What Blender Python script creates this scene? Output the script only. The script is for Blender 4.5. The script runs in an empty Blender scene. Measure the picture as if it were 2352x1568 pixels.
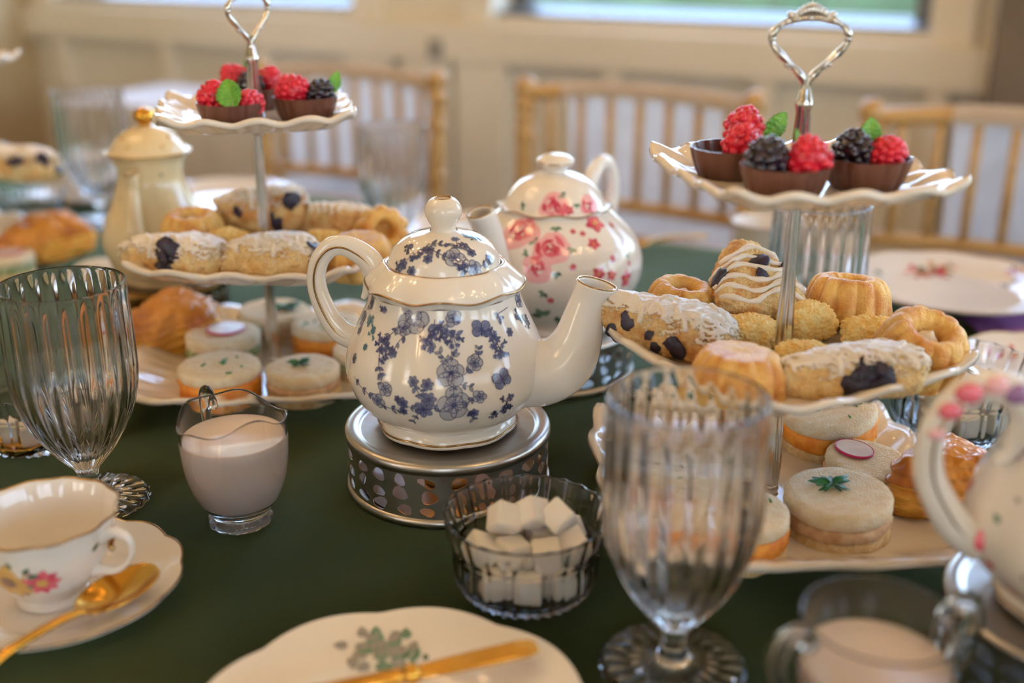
import bpy, bmesh, math, random
from mathutils import Vector, Matrix, noise
from mathutils.bvhtree import BVHTree
from mathutils.geometry import delaunay_2d_cdt

SC = bpy.context.scene
COL = SC.collection
PI = math.pi
rad = math.radians
A = rad(28.0)            # the table and the walls run 28 degrees to the line of sight
TZ = 0.77                # height of the table top
random.seed(7)


def W(x, y, z=0.0):
    """ground-plan point seen from the photographer (x right, y ahead) -> room axes"""
    return Vector((x * math.cos(A) - y * math.sin(A), x * math.sin(A) + y * math.cos(A), TZ + z))


# ------------------------------------------------------------------ camera
cam = bpy.data.cameras.new('camera')
cam.sensor_width = 36.0
cam.lens = 2600.0 / 2352.0 * 36.0
cam.clip_start = 0.02
cam.dof.use_dof = True
cam.dof.focus_distance = 0.78
cam.dof.aperture_fstop = 2.5
camo = bpy.data.objects.new('camera', cam)
COL.objects.link(camo)
camo.location = (0, 0, TZ + 0.38)
camo.rotation_euler = (rad(90 - 20.2), 0, A)
SC.camera = camo

# ------------------------------------------------------------------ colour management, world
SC.view_settings.view_transform = 'Standard'
SC.view_settings.look = 'None'
SC.view_settings.gamma = 1.0
SC.view_settings.use_curve_mapping = False
SC.view_settings.exposure = -0.33
SC.cycles.max_bounces = 11
SC.cycles.diffuse_bounces = 3
SC.cycles.transmission_bounces = 10
SC.cycles.transparent_max_bounces = 8
SC.cycles.use_denoising = True
SC.cycles.sample_clamp_indirect = 6.0

wd = bpy.data.worlds.new('sky')
SC.world = wd
wd.use_nodes = True
wn = wd.node_tree
bg = wn.nodes['Background']
sky = wn.nodes.new('ShaderNodeTexSky')
sky.sky_type = 'NISHITA'
sky.sun_disc = False
sky.sun_elevation = rad(42)
sky.sun_rotation = rad(200)
sky.air_density = 1.0
sky.dust_density = 3.0
wn.links.new(sky.outputs[0], bg.inputs[0])
bg.inputs[1].default_value = 4.0

# windows: (wall, a0, a1, sill height, head height); wall n = back, e = right, s = behind the camera, added for fill light
SILL, HEAD = TZ + 0.173, 2.15
WALL_N, WALL_W, WALL_E, WALL_S, CEIL = 2.6, -3.12, 3.3, -2.6, 2.75
WIN_N = [(-3.00, -1.86), (-1.43, -0.38), (0.25, 1.35), (1.80, 2.90)]
WIN_E = [(-1.9, -0.7), (-0.2, 1.0), (1.3, 2.3)]
WIN_S_FILL = [(-2.3, -1.6), (0.9, 1.9)]  # unseen windows, added for soft front fill and glints in the glass


def portal(name, loc, rot, sx, sy):
    l = bpy.data.lights.new(name, 'AREA')
    l.shape = 'RECTANGLE'
    l.size, l.size_y = sx, sy
    l.cycles.is_portal = True
    o = bpy.data.objects.new(name, l)
    COL.objects.link(o)
    o.location, o.rotation_euler = loc, rot
    o['kind'] = 'helper'


for a, b in WIN_N:
    portal('daylight_portal', ((a + b) / 2, WALL_N + 0.10, (SILL + HEAD) / 2), (-PI / 2, 0, 0), b - a, HEAD - SILL)
for a, b in WIN_E:
    portal('daylight_portal', (WALL_E + 0.10, (a + b) / 2, (SILL + HEAD) / 2), (-PI / 2, 0, -PI / 2), b - a, HEAD - SILL)

for a, b in WIN_S_FILL:
    portal('daylight_portal', ((a + b) / 2, WALL_S - 0.10, (SILL + HEAD) / 2), (PI / 2, 0, 0), b - a, HEAD - SILL)

BULB = 150.0      # strength of each chandelier bulb


# ------------------------------------------------------------------ materials
def lin(c):
    f = lambda v: v / 12.92 if v <= 0.04045 else ((v + 0.055) / 1.055) ** 2.4
    return tuple(f(v / 255.0) for v in c) + (1.0,)


MATS = {}


def mat(name, col, rough=0.5, metal=0.0, spec=0.5, col2=None, scale=40.0, detail=4.0, lo=0.4, hi=0.6, bump=0.0,
        bscale=None, bdist=0.001, trans=0.0, ior=1.5, sss=0.0, coat=0.0, emit=None, estr=0.0, sheen=0.0, alpha=1.0,
        tex='noise', stretch=(1, 1, 1)):
    m = bpy.data.materials.new(name)
    m.use_nodes = True
    nt = m.node_tree
    b = nt.nodes['Principled BSDF']
    I = b.inputs
    I['Base Color'].default_value = lin(col)
    I['Roughness'].default_value = rough
    I['Metallic'].default_value = metal
    I['Specular IOR Level'].default_value = spec
    I['IOR'].default_value = ior
    I['Transmission Weight'].default_value = trans
    I['Coat Weight'].default_value = coat
    I['Coat Roughness'].default_value = 0.05
    I['Sheen Weight'].default_value = sheen
    I['Sheen Tint'].default_value = (0.6, 0.8, 0.46, 1)
    I['Sheen Roughness'].default_value = 0.4
    I['Alpha'].default_value = alpha
    if sss:
        I['Subsurface Weight'].default_value = sss
        I['Subsurface Radius'].default_value = (0.006, 0.004, 0.002)
        I['Subsurface Scale'].default_value = 0.5
    if emit:
        I['Emission Color'].default_value = lin(emit)
        I['Emission Strength'].default_value = estr
    need = col2 is not None or bump
    if need:
        tc = nt.nodes.new('ShaderNodeTexCoord')
        mp = nt.nodes.new('ShaderNodeMapping')
        mp.inputs['Scale'].default_value = stretch
        nt.links.new(tc.outputs['Object'], mp.inputs[0])
    if col2 is not None:
        n = nt.nodes.new('ShaderNodeTexNoise' if tex == 'noise' else 'ShaderNodeTexVoronoi')
        n.inputs['Scale'].default_value = scale
        if tex == 'noise':
            n.inputs['Detail'].default_value = detail
        nt.links.new(mp.outputs[0], n.inputs['Vector'])
        r = nt.nodes.new('ShaderNodeValToRGB')
        r.color_ramp.elements[0].position = lo
        r.color_ramp.elements[1].position = hi
        r.color_ramp.elements[0].color = lin(col)
        r.color_ramp.elements[1].color = lin(col2)
        nt.links.new(n.outputs[0], r.inputs[0])
        nt.links.new(r.outputs[0], I['Base Color'])
    if bump:
        n2 = nt.nodes.new('ShaderNodeTexNoise' if tex == 'noise' else 'ShaderNodeTexVoronoi')
        n2.inputs['Scale'].default_value = bscale or scale * 4
        nt.links.new(mp.outputs[0], n2.inputs['Vector'])
        bp = nt.nodes.new('ShaderNodeBump')
        bp.inputs['Strength'].default_value = bump
        bp.inputs['Distance'].default_value = bdist
        nt.links.new(n2.outputs[0], bp.inputs['Height'])
        nt.links.new(bp.outputs[0], I['Normal'])
    MATS[name] = m
    return m


mat('wall_paint', (238, 230, 210), 0.55, col2=(232, 223, 202), scale=3.0)
mat('wall_brown', (190, 168, 130), 0.6, col2=(180, 158, 120), scale=4.0)
mat('trim_paint', (240, 232, 214), 0.45, col2=(236, 227, 208), scale=5.0)
mat('dark_trim', (104, 86, 66), 0.6, col2=(92, 76, 58), scale=6.0)
mat('ceiling_paint', (238, 228, 210), 0.7, col2=(232, 220, 200), scale=2.0)
mat('floor_wood', (128, 96, 66), 0.4, col2=(100, 72, 48), scale=6.0, stretch=(1, 12, 1))
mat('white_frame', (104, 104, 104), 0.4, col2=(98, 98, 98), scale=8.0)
mat('pane_glass', (255, 255, 255), 0.0, trans=1.0, ior=1.02)
mat('grass', (40, 72, 38), 0.9, col2=(60, 96, 52), scale=3.0)
mat('hedge', (5, 28, 14), 0.9, col2=(14, 50, 30), scale=14.0, bump=0.8, bscale=30, bdist=0.1)
mat('cloth_green', (29, 36, 14), 0.8, spec=0.06, col2=(53, 54, 16), scale=4.5, detail=7.0, lo=0.38, hi=0.72, bump=0.25,
    bscale=900.0, bdist=0.0004, sheen=0.34)
mat('porcelain', (236, 229, 219), 0.12, coat=0.4, col2=(232, 225, 214), scale=10.0)
mat('porcelain_white', (240, 234, 226), 0.1, coat=0.4, col2=(236, 230, 222), scale=10.0)
mat('porcelain_emboss', (238, 228, 214), 0.15, coat=0.5, col2=(234, 222, 206), scale=10.0, bump=0.35, bscale=95.0,
    bdist=0.0012, tex='noise')
mat('porcelain_cream', (226, 204, 160), 0.12, coat=0.5, col2=(220, 196, 150), scale=8.0)
mat('gold', (212, 160, 70), 0.18, metal=1.0, col2=(204, 150, 60), scale=20.0)
mat('gold_trim', (164, 130, 84), 0.25, metal=1.0, col2=(140, 106, 62), scale=60.0)
mat('brass', (120, 88, 48), 0.35, metal=1.0, col2=(96, 68, 34), scale=30.0)
mat('steel', (196, 191, 184), 0.33, metal=1.0, col2=(180, 175, 168), scale=30.0)
mat('silver', (222, 220, 216), 0.12, metal=1.0, col2=(206, 204, 200), scale=40.0)
mat('glass', (255, 255, 255), 0.0, trans=1.0, ior=1.48)
mat('milk', (228, 212, 202), 0.25, sss=0.2, col2=(224, 208, 198), scale=10.0)
mat('sugar', (246, 240, 230), 0.7, sss=0.2, col2=(240, 232, 220), scale=900.0, bump=0.4, bscale=1500.0, bdist=0.0004)
mat('wax', (240, 236, 226), 0.5, sss=0.3)
mat('flame', (255, 170, 60), 0.5, emit=(255, 160, 60), estr=220.0)
mat('bulb', (255, 210, 150), 0.5, emit=(255, 208, 152), estr=BULB)
mat('chair_gold', (196, 156, 96), 0.35, col2=(180, 138, 78), scale=12.0, stretch=(1, 1, 6))
mat('chair_seat', (240, 236, 230), 0.8, col2=(234, 230, 222), scale=30.0)
mat('dark_grille', (58, 54, 52), 0.5, col2=(48, 45, 43), scale=20.0)
mat('white_cloth', (238, 234, 230), 0.85, col2=(230, 226, 222), scale=20.0)
mat('chocolate', (92, 54, 40), 0.38, col2=(82, 46, 34), scale=30.0, bump=0.1, bscale=60.0)
mat('chocolate_cream', (62, 34, 26), 0.3, col2=(48, 26, 20), scale=60.0)
mat('raspberry', (214, 30, 52), 0.32, sss=0.25, col2=(186, 16, 40), scale=120.0, coat=0.2)
mat('blackberry', (22, 18, 30), 0.16, col2=(40, 22, 40), scale=150.0, coat=0.5)
mat('mint', (112, 168, 40), 0.4, col2=(74, 136, 28), scale=90.0, bump=0.3, bscale=250.0, bdist=0.0006)
mat('mint_vein', (150, 196, 90), 0.4, col2=(134, 184, 70), scale=80.0)
mat('parsley', (34, 104, 52), 0.45, col2=(20, 78, 44), scale=200.0)
mat('chive', (52, 128, 44), 0.45, col2=(36, 104, 36), scale=100.0)
mat('bread', (248, 234, 206), 0.85, col2=(240, 218, 178), scale=160.0, detail=8.0, bump=1.0, bscale=800.0, bdist=0.0014)
mat('bread_side', (240, 214, 168), 0.9, col2=(222, 186, 130), scale=180.0, detail=8.0, bump=1.0, bscale=700.0, bdist=0.0018)
mat('filling_orange', (234, 158, 52), 0.6, sss=0.1, col2=(216, 124, 30), scale=120.0, bump=0.5, bscale=260.0, bdist=0.001)
mat('filling_pale', (222, 190, 150), 0.7, col2=(204, 160, 120), scale=150.0, bump=0.5, bscale=300.0, bdist=0.001)
mat('filling_green', (96, 124, 60), 0.6, col2=(206, 206, 160), scale=200.0, lo=0.45, hi=0.55)
mat('radish', (246, 236, 230), 0.3, sss=0.2, col2=(238, 224, 222), scale=100.0)
mat('radish_skin', (176, 24, 76), 0.3)
mat('scone', (234, 202, 142), 0.85, col2=(196, 136, 70), scale=60.0, detail=10.0, lo=0.42, hi=0.62, bump=1.0, bscale=420.0, bdist=0.003)
mat('scone_pale', (238, 210, 152), 0.85, col2=(214, 164, 96), scale=70.0, detail=10.0, lo=0.42, hi=0.66, bump=1.0, bscale=420.0, bdist=0.003)
mat('icing', (250, 240, 228), 0.35, sss=0.2, col2=(244, 230, 214), scale=120.0, bump=0.2, bscale=200.0)
mat('blueberry', (34, 20, 46), 0.5, col2=(18, 12, 28), scale=180.0, bump=0.3, bscale=300.0)
mat('bundt', (234, 188, 104), 0.55, col2=(202, 134, 54), scale=55.0, detail=10.0, bump=0.8, bscale=650.0, bdist=0.0014, coat=0.1)
mat('crumble', (248, 222, 152), 0.8, col2=(240, 194, 108), scale=180.0, bump=0.8, bscale=420.0, bdist=0.0014)
mat('pastry', (208, 136, 48), 0.35, col2=(150, 72, 26), scale=32.0, detail=6.0, lo=0.44, hi=0.68, bump=0.4, bscale=160.0, bdist=0.0015, coat=0.2)
mat('pastry_side', (228, 172, 70), 0.6, col2=(204, 132, 42), scale=60.0, bump=0.5, bscale=200.0, stretch=(1, 1, 6))
mat('print_navy', (50, 52, 86), 0.15, coat=0.4)
mat('print_pale', (170, 170, 176), 0.15, coat=0.4)
mat('print_mid', (118, 122, 148), 0.15, coat=0.4)
mat('print_teal', (66, 112, 130), 0.15, coat=0.4)
mat('print_rose', (206, 92, 104), 0.15, coat=0.4)
mat('print_rose_dark', (178, 48, 72), 0.15, coat=0.4)
mat('print_rose_pale', (232, 172, 172), 0.15, coat=0.4)
mat('print_leaf', (104, 134, 110), 0.15, coat=0.4)
mat('print_leaf_dark', (66, 92, 72), 0.15, coat=0.4)
mat('print_yellow', (196, 150, 78), 0.15, coat=0.4)
mat('print_brown', (120, 84, 66), 0.15, coat=0.4)
mat('print_grey', (150, 146, 138), 0.15, coat=0.4)
mat('print_purple', (140, 96, 136), 0.15, coat=0.4)
mat('purple_cloth', (150, 96, 160), 0.8, col2=(132, 76, 140), scale=30.0)


def sheer_mat():
    m = bpy.data.materials.new('sheer_cloth')
    m.use_nodes = True
    nt = m.node_tree
    for n in list(nt.nodes):
        nt.nodes.remove(n)
    out = nt.nodes.new('ShaderNodeOutputMaterial')
    mix = nt.nodes.new('ShaderNodeMixShader')
    tr = nt.nodes.new('ShaderNodeBsdfTransparent')
    add = nt.nodes.new('ShaderNodeMixShader')
    df = nt.nodes.new('ShaderNodeBsdfDiffuse')
    tl = nt.nodes.new('ShaderNodeBsdfTranslucent')
    wv = nt.nodes.new('ShaderNodeTexNoise')
    wv.inputs['Scale'].default_value = 9.0
    mr = nt.nodes.new('ShaderNodeMapRange')
    mr.inputs['To Min'].default_value = 0.55
    mr.inputs['To Max'].default_value = 0.8
    df.inputs[0].default_value = lin((244, 242, 240))
    tl.inputs[0].default_value = lin((244, 242, 240))
    add.inputs[0].default_value = 0.5
    nt.links.new(df.outputs[0], add.inputs[1])
    nt.links.new(tl.outputs[0], add.inputs[2])
    nt.links.new(wv.outputs[0], mr.inputs[0])
    nt.links.new(mr.outputs[0], mix.inputs[0])
    nt.links.new(tr.outputs[0], mix.inputs[1])
    nt.links.new(add.outputs[0], mix.inputs[2])
    nt.links.new(mix.outputs[0], out.inputs[0])
    MATS['sheer_cloth'] = m


sheer_mat()


# ------------------------------------------------------------------ mesh helpers
def cr(p, n=6):
    p = [tuple(q) for q in p]
    d = len(p[0])
    o = []
    for i in range(len(p) - 1):
        a, b, c, e = p[max(i - 1, 0)], p[i], p[i + 1], p[min(i + 2, len(p) - 1)]
        for k in range(n):
            t = k / n
            o.append(tuple(.5 * (2 * b[j] + (c[j] - a[j]) * t + (2 * a[j] - 5 * b[j] + 4 * c[j] - e[j]) * t * t
                                 + (3 * b[j] - a[j] - 3 * c[j] + e[j]) * t ** 3) for j in range(d)))
    o.append(p[-1])
    return o


class MB:
    def __init__(s):
        s.v, s.f, s.m = [], [], []

    def add(s, vf, mi=0, M=None):
        v, f = vf
        k = len(s.v)
        s.v += [tuple(M @ Vector(q)) if M is not None else tuple(q) for q in v]
        s.f += [tuple(i + k for i in q) for q in f]
        s.m += [mi] * len(f)
        return s

    def build(s, name, mats, parent=None, smooth=True, loc=None, rotz=0.0, solid=0.0, offset=-1.0, recalc=True,
              weld=0.0, bevel=0.0, angle=None, sub=0):
        if isinstance(mats, str):
            mats = [mats]
        me = bpy.data.meshes.new(name)
        me.from_pydata(s.v, [], s.f)
        for q in mats:
            me.materials.append(MATS[q])
        me.polygons.foreach_set('material_index', s.m)
        if recalc or weld:
            bm = bmesh.new()
            bm.from_mesh(me)
            if weld:
                bmesh.ops.remove_doubles(bm, verts=bm.verts, dist=weld)
            if recalc:
                bmesh.ops.recalc_face_normals(bm, faces=bm.faces)
            bm.to_mesh(me)
            bm.free()
        if smooth:
            me.polygons.foreach_set('use_smooth', [True] * len(me.polygons))
            if angle:
                me.set_sharp_from_angle(angle=rad(angle))
        o = bpy.data.objects.new(name, me)
        COL.objects.link(o)
        if parent is not None:
            o.parent = parent
        if loc is not None:
            o.location = loc
        o.rotation_euler = (0, 0, rotz)
        if solid:
            md = o.modifiers.new('solid', 'SOLIDIFY')
            md.thickness, md.offset = solid, offset
        if bevel:
            md = o.modifiers.new('bevel', 'BEVEL')
            md.width, md.segments, md.limit_method = bevel, 2, 'ANGLE'
        if sub:
            md = o.modifiers.new('sub', 'SUBSURF')
            md.levels = md.render_levels = sub
        return o


def lathe(prof, seg=48, mod=None, caps=False):
    v, f, rings = [], [], []
    for i, (r, z) in enumerate(prof):
        if r < 1e-6:
            rings.append([len(v)])
            v.append((0, 0, z))
        else:
            k = len(v)
            for j in range(seg):
                t = 2 * PI * j / seg
                rr, zz = mod(t, i, r, z) if mod else (r, z)
                v.append((rr * math.cos(t), rr * math.sin(t), zz))
            rings.append(list(range(k, k + seg)))
    for a, b in zip(rings, rings[1:]):
        if len(a) == 1 and len(b) == 1:
            continue
        for j in range(seg):
            j2 = (j + 1) % seg
            if len(a) == 1:
                f.append((a[0], b[j2], b[j]))
            elif len(b) == 1:
                f.append((a[j], a[j2], b[0]))
            else:
                f.append((a[j], a[j2], b[j2], b[j]))
    return v, f


def tube(pts, r, seg=10, flat=1.0, up=(0, 0, 1), caps=True, closed=False):
    """sweep along pts; r number or list; flat scales the axis across `up`"""
    P = [Vector(p) for p in pts]
    n = len(P)
    R = r if isinstance(r, (list, tuple)) else [r] * n
    v, f = [], []
    prev = Vector(up)
    for i in range(n):
        if closed:
            t = P[(i + 1) % n] - P[i - 1]
        else:
            t = P[min(i + 1, n - 1)] - P[max(i - 1, 0)]
        t.normalize()
        s = t.cross(prev)
        if s.length < 1e-5:
            s = t.cross(Vector((1, 0.3, 0.1)))
        s.normalize()
        u = s.cross(t).normalized()
        prev = u
        for j in range(seg):
            a = 2 * PI * j / seg
            v.append(tuple(P[i] + s * (math.cos(a) * R[i] * flat) + u * (math.sin(a) * R[i])))
    for i in range(n if closed else n - 1):
        for j in range(seg):
            a, b = i * seg, ((i + 1) % n) * seg
            f.append((a + j, a + (j + 1) % seg, b + (j + 1) % seg, b + j))
    if caps and not closed:
        f.append(tuple(range(seg))[::-1])
        f.append(tuple(range((n - 1) * seg, n * seg)))
    return v, f


def box(x0, x1, y0, y1, z0, z1):
    v = [(x, y, z) for z in (z0, z1) for y in (y0, y1) for x in (x0, x1)]
    return v, [(0, 2, 3, 1), (4, 5, 7, 6), (0, 1, 5, 4), (2, 6, 7, 3), (0, 4, 6, 2), (1, 3, 7, 5)]


ICO = {}


def ico(sub):
    if sub not in ICO:
        bm = bmesh.new()
        bmesh.ops.create_icosphere(bm, subdivisions=sub, radius=1.0)
        ICO[sub] = ([v.co.copy() for v in bm.verts], [tuple(v.index for v in f.verts) for f in bm.faces])
        bm.free()
    return ICO[sub]


def star(S, sub=5):
    v, f = ico(sub)
    return [tuple(S(d)) for d in v], f


def ball(c, r, sub=2, sc=(1, 1, 1)):
    v, f = ico(sub)
    return [(c[0] + d.x * r * sc[0], c[1] + d.y * r * sc[1], c[2] + d.z * r * sc[2]) for d in v], f


def thing(name, label, cat, loc=(0, 0, 0), rotz=0.0, group=None):
    o = bpy.data.objects.new(name, None)
    o.empty_display_size = 0.02
    COL.objects.link(o)
    o.location, o.rotation_euler = loc, (0, 0, rotz)
    return tag(o, label, cat, group)


def tag(o, label, cat, group=None):
    o['label'], o['category'] = label, cat
    if group:
        o['group'] = group
    return o


def struct(o):
    o['kind'] = 'structure'
    return o


def nz(p, s, seed=0.0):
    return noise.noise(Vector((p[0] * s + seed * 7.3, p[1] * s + seed * 3.1, p[2] * s - seed * 5.7)))


# ------------------------------------------------------------------ the room
def wall_boxes(a0, a1, wins, put):
    mb = MB()
    x = a0
    for (p, q) in wins:
        mb.add(put(x, p, 0, CEIL))
        mb.add(put(p, q, 0, SILL))
        mb.add(put(p, q, HEAD, CEIL))
        x = q
    mb.add(put(x, a1, 0, CEIL))
    return mb


T = 0.16
north = lambda a, b, z0, z1: box(a, b, WALL_N, WALL_N + T, z0, z1)
wall_back = struct(wall_boxes(WALL_W - T, WALL_E + T, WIN_N, north).build('wall_back', 'wall_paint', smooth=False))
east = lambda a, b, z0, z1: box(WALL_E, WALL_E + T, a, b, z0, z1)
struct(wall_boxes(WALL_S, WALL_N, WIN_E, east).build('wall_right', 'wall_paint', smooth=False))
struct(MB().add(box(WALL_W - T, WALL_W, WALL_S, WALL_N, 0, CEIL)).build('wall_left', 'wall_brown', smooth=False))
south = lambda a, b, z0, z1: box(a, b, WALL_S - T, WALL_S, z0, z1)
struct(wall_boxes(WALL_W - T, WALL_E + T, WIN_S_FILL, south).build('wall_front', 'wall_paint', smooth=False))
struct(MB().add(box(WALL_W - T, WALL_E + T, WALL_S - T, WALL_N + T, -0.1, 0)).build('floor', 'floor_wood', smooth=False))
struct(MB().add(box(WALL_W - T, WALL_E + T, WALL_S - T, WALL_N + T, CEIL, CEIL + 0.1)).build('ceiling', 'ceiling_paint', smooth=False))
struct(MB().add(box(WALL_W, WALL_E, WALL_N - 0.02, WALL_N, 0, 0.14)).build('baseboard_back', 'trim_paint', smooth=False))
# panelling: a rail at sill-panel height and stiles below it
RAIL0 = TZ + 0.05
MB().add(box(WALL_W, WALL_E, WALL_N - 0.045, WALL_N, RAIL0, SILL - 0.03)).build('panel_rail', 'trim_paint', wall_back, False, bevel=0.004)
for sx in (-2.97, -2.525, -2.16, -1.80, -1.62, -1.455, -1.092, -0.717, -0.345, 0.02, 0.385, 0.75, 1.115, 1.48, 1.845, 2.21, 2.575, 2.94):
    hw = 0.075 if abs(sx + 1.62) < 0.3 else 0.024
    MB().add(box(sx - hw, sx + hw, WALL_N - 0.040, WALL_N, 0.14, RAIL0)).build('stile', 'trim_paint', wall_back, False, bevel=0.004)
MB().add(box(-1.60, -1.56, WALL_N - 0.053, WALL_N - 0.045, TZ + 0.055, TZ + 0.105)).build('switch_plate', 'print_grey', wall_back, False, bevel=0.003)


def window(i, a, b, wall):
    def bx(p, q, d0, d1, z0, z1):
        if wall == 's':
            return box(p, q, WALL_S - d1, WALL_S - d0, z0, z1)
        return box(p, q, WALL_N + d0, WALL_N + d1, z0, z1) if wall == 'n' else box(WALL_E + d0, WALL_E + d1, p, q, z0, z1)
    f = MB()
    for (p, q, z0, z1) in [(a, a + 0.05, SILL, HEAD), (b - 0.05, b, SILL, HEAD), (a, b, SILL, SILL + 0.014), (a, b, HEAD - 0.05, HEAD),
                           (a, b, (SILL + HEAD) / 2 - 0.02, (SILL + HEAD) / 2 + 0.02)]:
        f.add(bx(p, q, 0.09, 0.14, z0, z1))
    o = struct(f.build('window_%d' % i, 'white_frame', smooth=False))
    vv, ff = bx(a, b, -0.006, 0.095, SILL - 0.006, SILL)
    out = {'n': lambda x, y: y > WALL_N + 0.05, 'e': lambda x, y: x > WALL_E + 0.05, 's': lambda x, y: y < WALL_S - 0.05}[wall]
    vv = [(x, y, z + (0.013 if z > SILL - 0.003 and out(x, y) else 0)) for x, y, z in vv]
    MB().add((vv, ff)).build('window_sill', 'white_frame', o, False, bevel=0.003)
    c = MB()
    for (p, q, z0, z1) in [(a - 0.09, a, SILL - 0.03, HEAD + 0.09), (b, b + 0.09, SILL - 0.03, HEAD + 0.09), (a, b, HEAD, HEAD + 0.09)]:
        c.add(bx(p, q, -0.02, 0.0, z0, z1))
    c.build('casing', 'trim_paint', o, False, bevel=0.003)
    MB().add(bx(a + 0.05, b - 0.05, 0.112, 0.116, SILL + 0.014, HEAD - 0.05)).build('pane', 'pane_glass', o, False)


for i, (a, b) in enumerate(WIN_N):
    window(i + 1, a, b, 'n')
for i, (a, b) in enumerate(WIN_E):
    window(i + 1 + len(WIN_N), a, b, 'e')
for i, (a, b) in enumerate(WIN_S_FILL):
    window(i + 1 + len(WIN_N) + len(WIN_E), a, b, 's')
struct(MB().add(box(-0.24, 0.16, WALL_N - 0.16, WALL_N, 0.0, CEIL)).build('trim_1', 'dark_trim', smooth=False, bevel=0.01))
# lawn and hedge outside
struct(MB().add(box(-30, 30, -25, WALL_S - T, -0.45, -0.35)).build('ground_front', 'grass', smooth=False))
struct(MB().add(box(-30, 30, WALL_N + T, 40, -0.45, -0.35)).build('ground_outside', 'grass', smooth=False))
struct(MB().add(box(WALL_E + T, 30, WALL_S - T, WALL_N + T, -0.45, -0.35)).build('ground_side', 'grass', smooth=False))
hv, hf = [], []
NX, NP = 180, 14
for i in range(NX + 1):
    for j in range(NP + 1):
        t = PI * j / NP
        p = (-22 + 30.0 * i / NX, 8.6 - 1.1 * math.cos(t), -0.4 + 1.75 * math.sin(t) ** 0.6)
        q = 0.28 * nz(p, 1.3) + 0.16 * nz(p, 4.0)
        hv.append((p[0], p[1] - q, p[2] + q))
for i in range(NX):
    for j in range(NP):
        a = i * (NP + 1) + j
        hf.append((a, a + 1, a + NP + 2, a + NP + 1))
tag(MB().add((hv, hf)).build('garden_hedge', 'hedge'), 'long leafy green hedge in the garden behind the windows', 'hedge')

# ------------------------------------------------------------------ table, cloth, chairs
U0, U1, N0, N1 = -2.5, 1.9, 0.16, 1.33
tb = thing('dining_table', 'long dining table hidden under the dark green tablecloth', 'table', ((U0 + U1) / 2, (N0 + N1) / 2, 0))
hx, hy = (U1 - U0) / 2 - 0.02, (N1 - N0) / 2 - 0.02
MB().add(box(-hx, hx, -hy, hy, TZ - 0.03, TZ - 0.004)).build('tabletop', 'floor_wood', tb, False)
for sx in (-1, 1):
    for sy in (-1, 1):
        MB().add(box(sx * (hx - 0.12) - 0.03, sx * (hx - 0.12) + 0.03, sy * (hy - 0.12) - 0.03, sy * (hy - 0.12) + 0.03, 0, TZ - 0.03)).build('leg', 'floor_wood', tb, False)


def cloth():
    cx, cy = (U0 + U1) / 2, (N0 + N1) / 2
    ax, ay = (U1 - U0) / 2, (N1 - N0) / 2
    drop = 0.26
    nx, ny = 220, 90
    v, f = [], []
    for j in range(ny + 1):
        for i in range(nx + 1):
            x = (i / nx * 2 - 1) * (ax + drop)
            y = (j / ny * 2 - 1) * (ay + drop)
            ex, ey = max(abs(x) - ax, 0), max(abs(y) - ay, 0)
            d = max(ex, ey)
            w = 0.02 * math.sin(18 * x) * (ey > 0) + 0.02 * math.sin(18 * y) * (ex > 0)
            px = math.copysign(min(abs(x), ax + (0.012 + w if ex > 0 else 0)), x)
            py = math.copysign(min(abs(y), ay + (0.012 + w if ey > 0 else 0)), y)
            z = -d + (0.0006 * nz((x, y, 0), 3.0) if d == 0 else 0)
            v.append((cx + px, cy + py, TZ + z - 0.0006))
    for j in range(ny):
        for i in range(nx):
            a = j * (nx + 1) + i
            f.append((a, a + 1, a + nx + 2, a + nx + 1))
    return MB().add((v, f)).build('tablecloth', 'cloth_green', recalc=True)


tag(cloth(), 'dark green tablecloth covering the whole long table', 'tablecloth')


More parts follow.
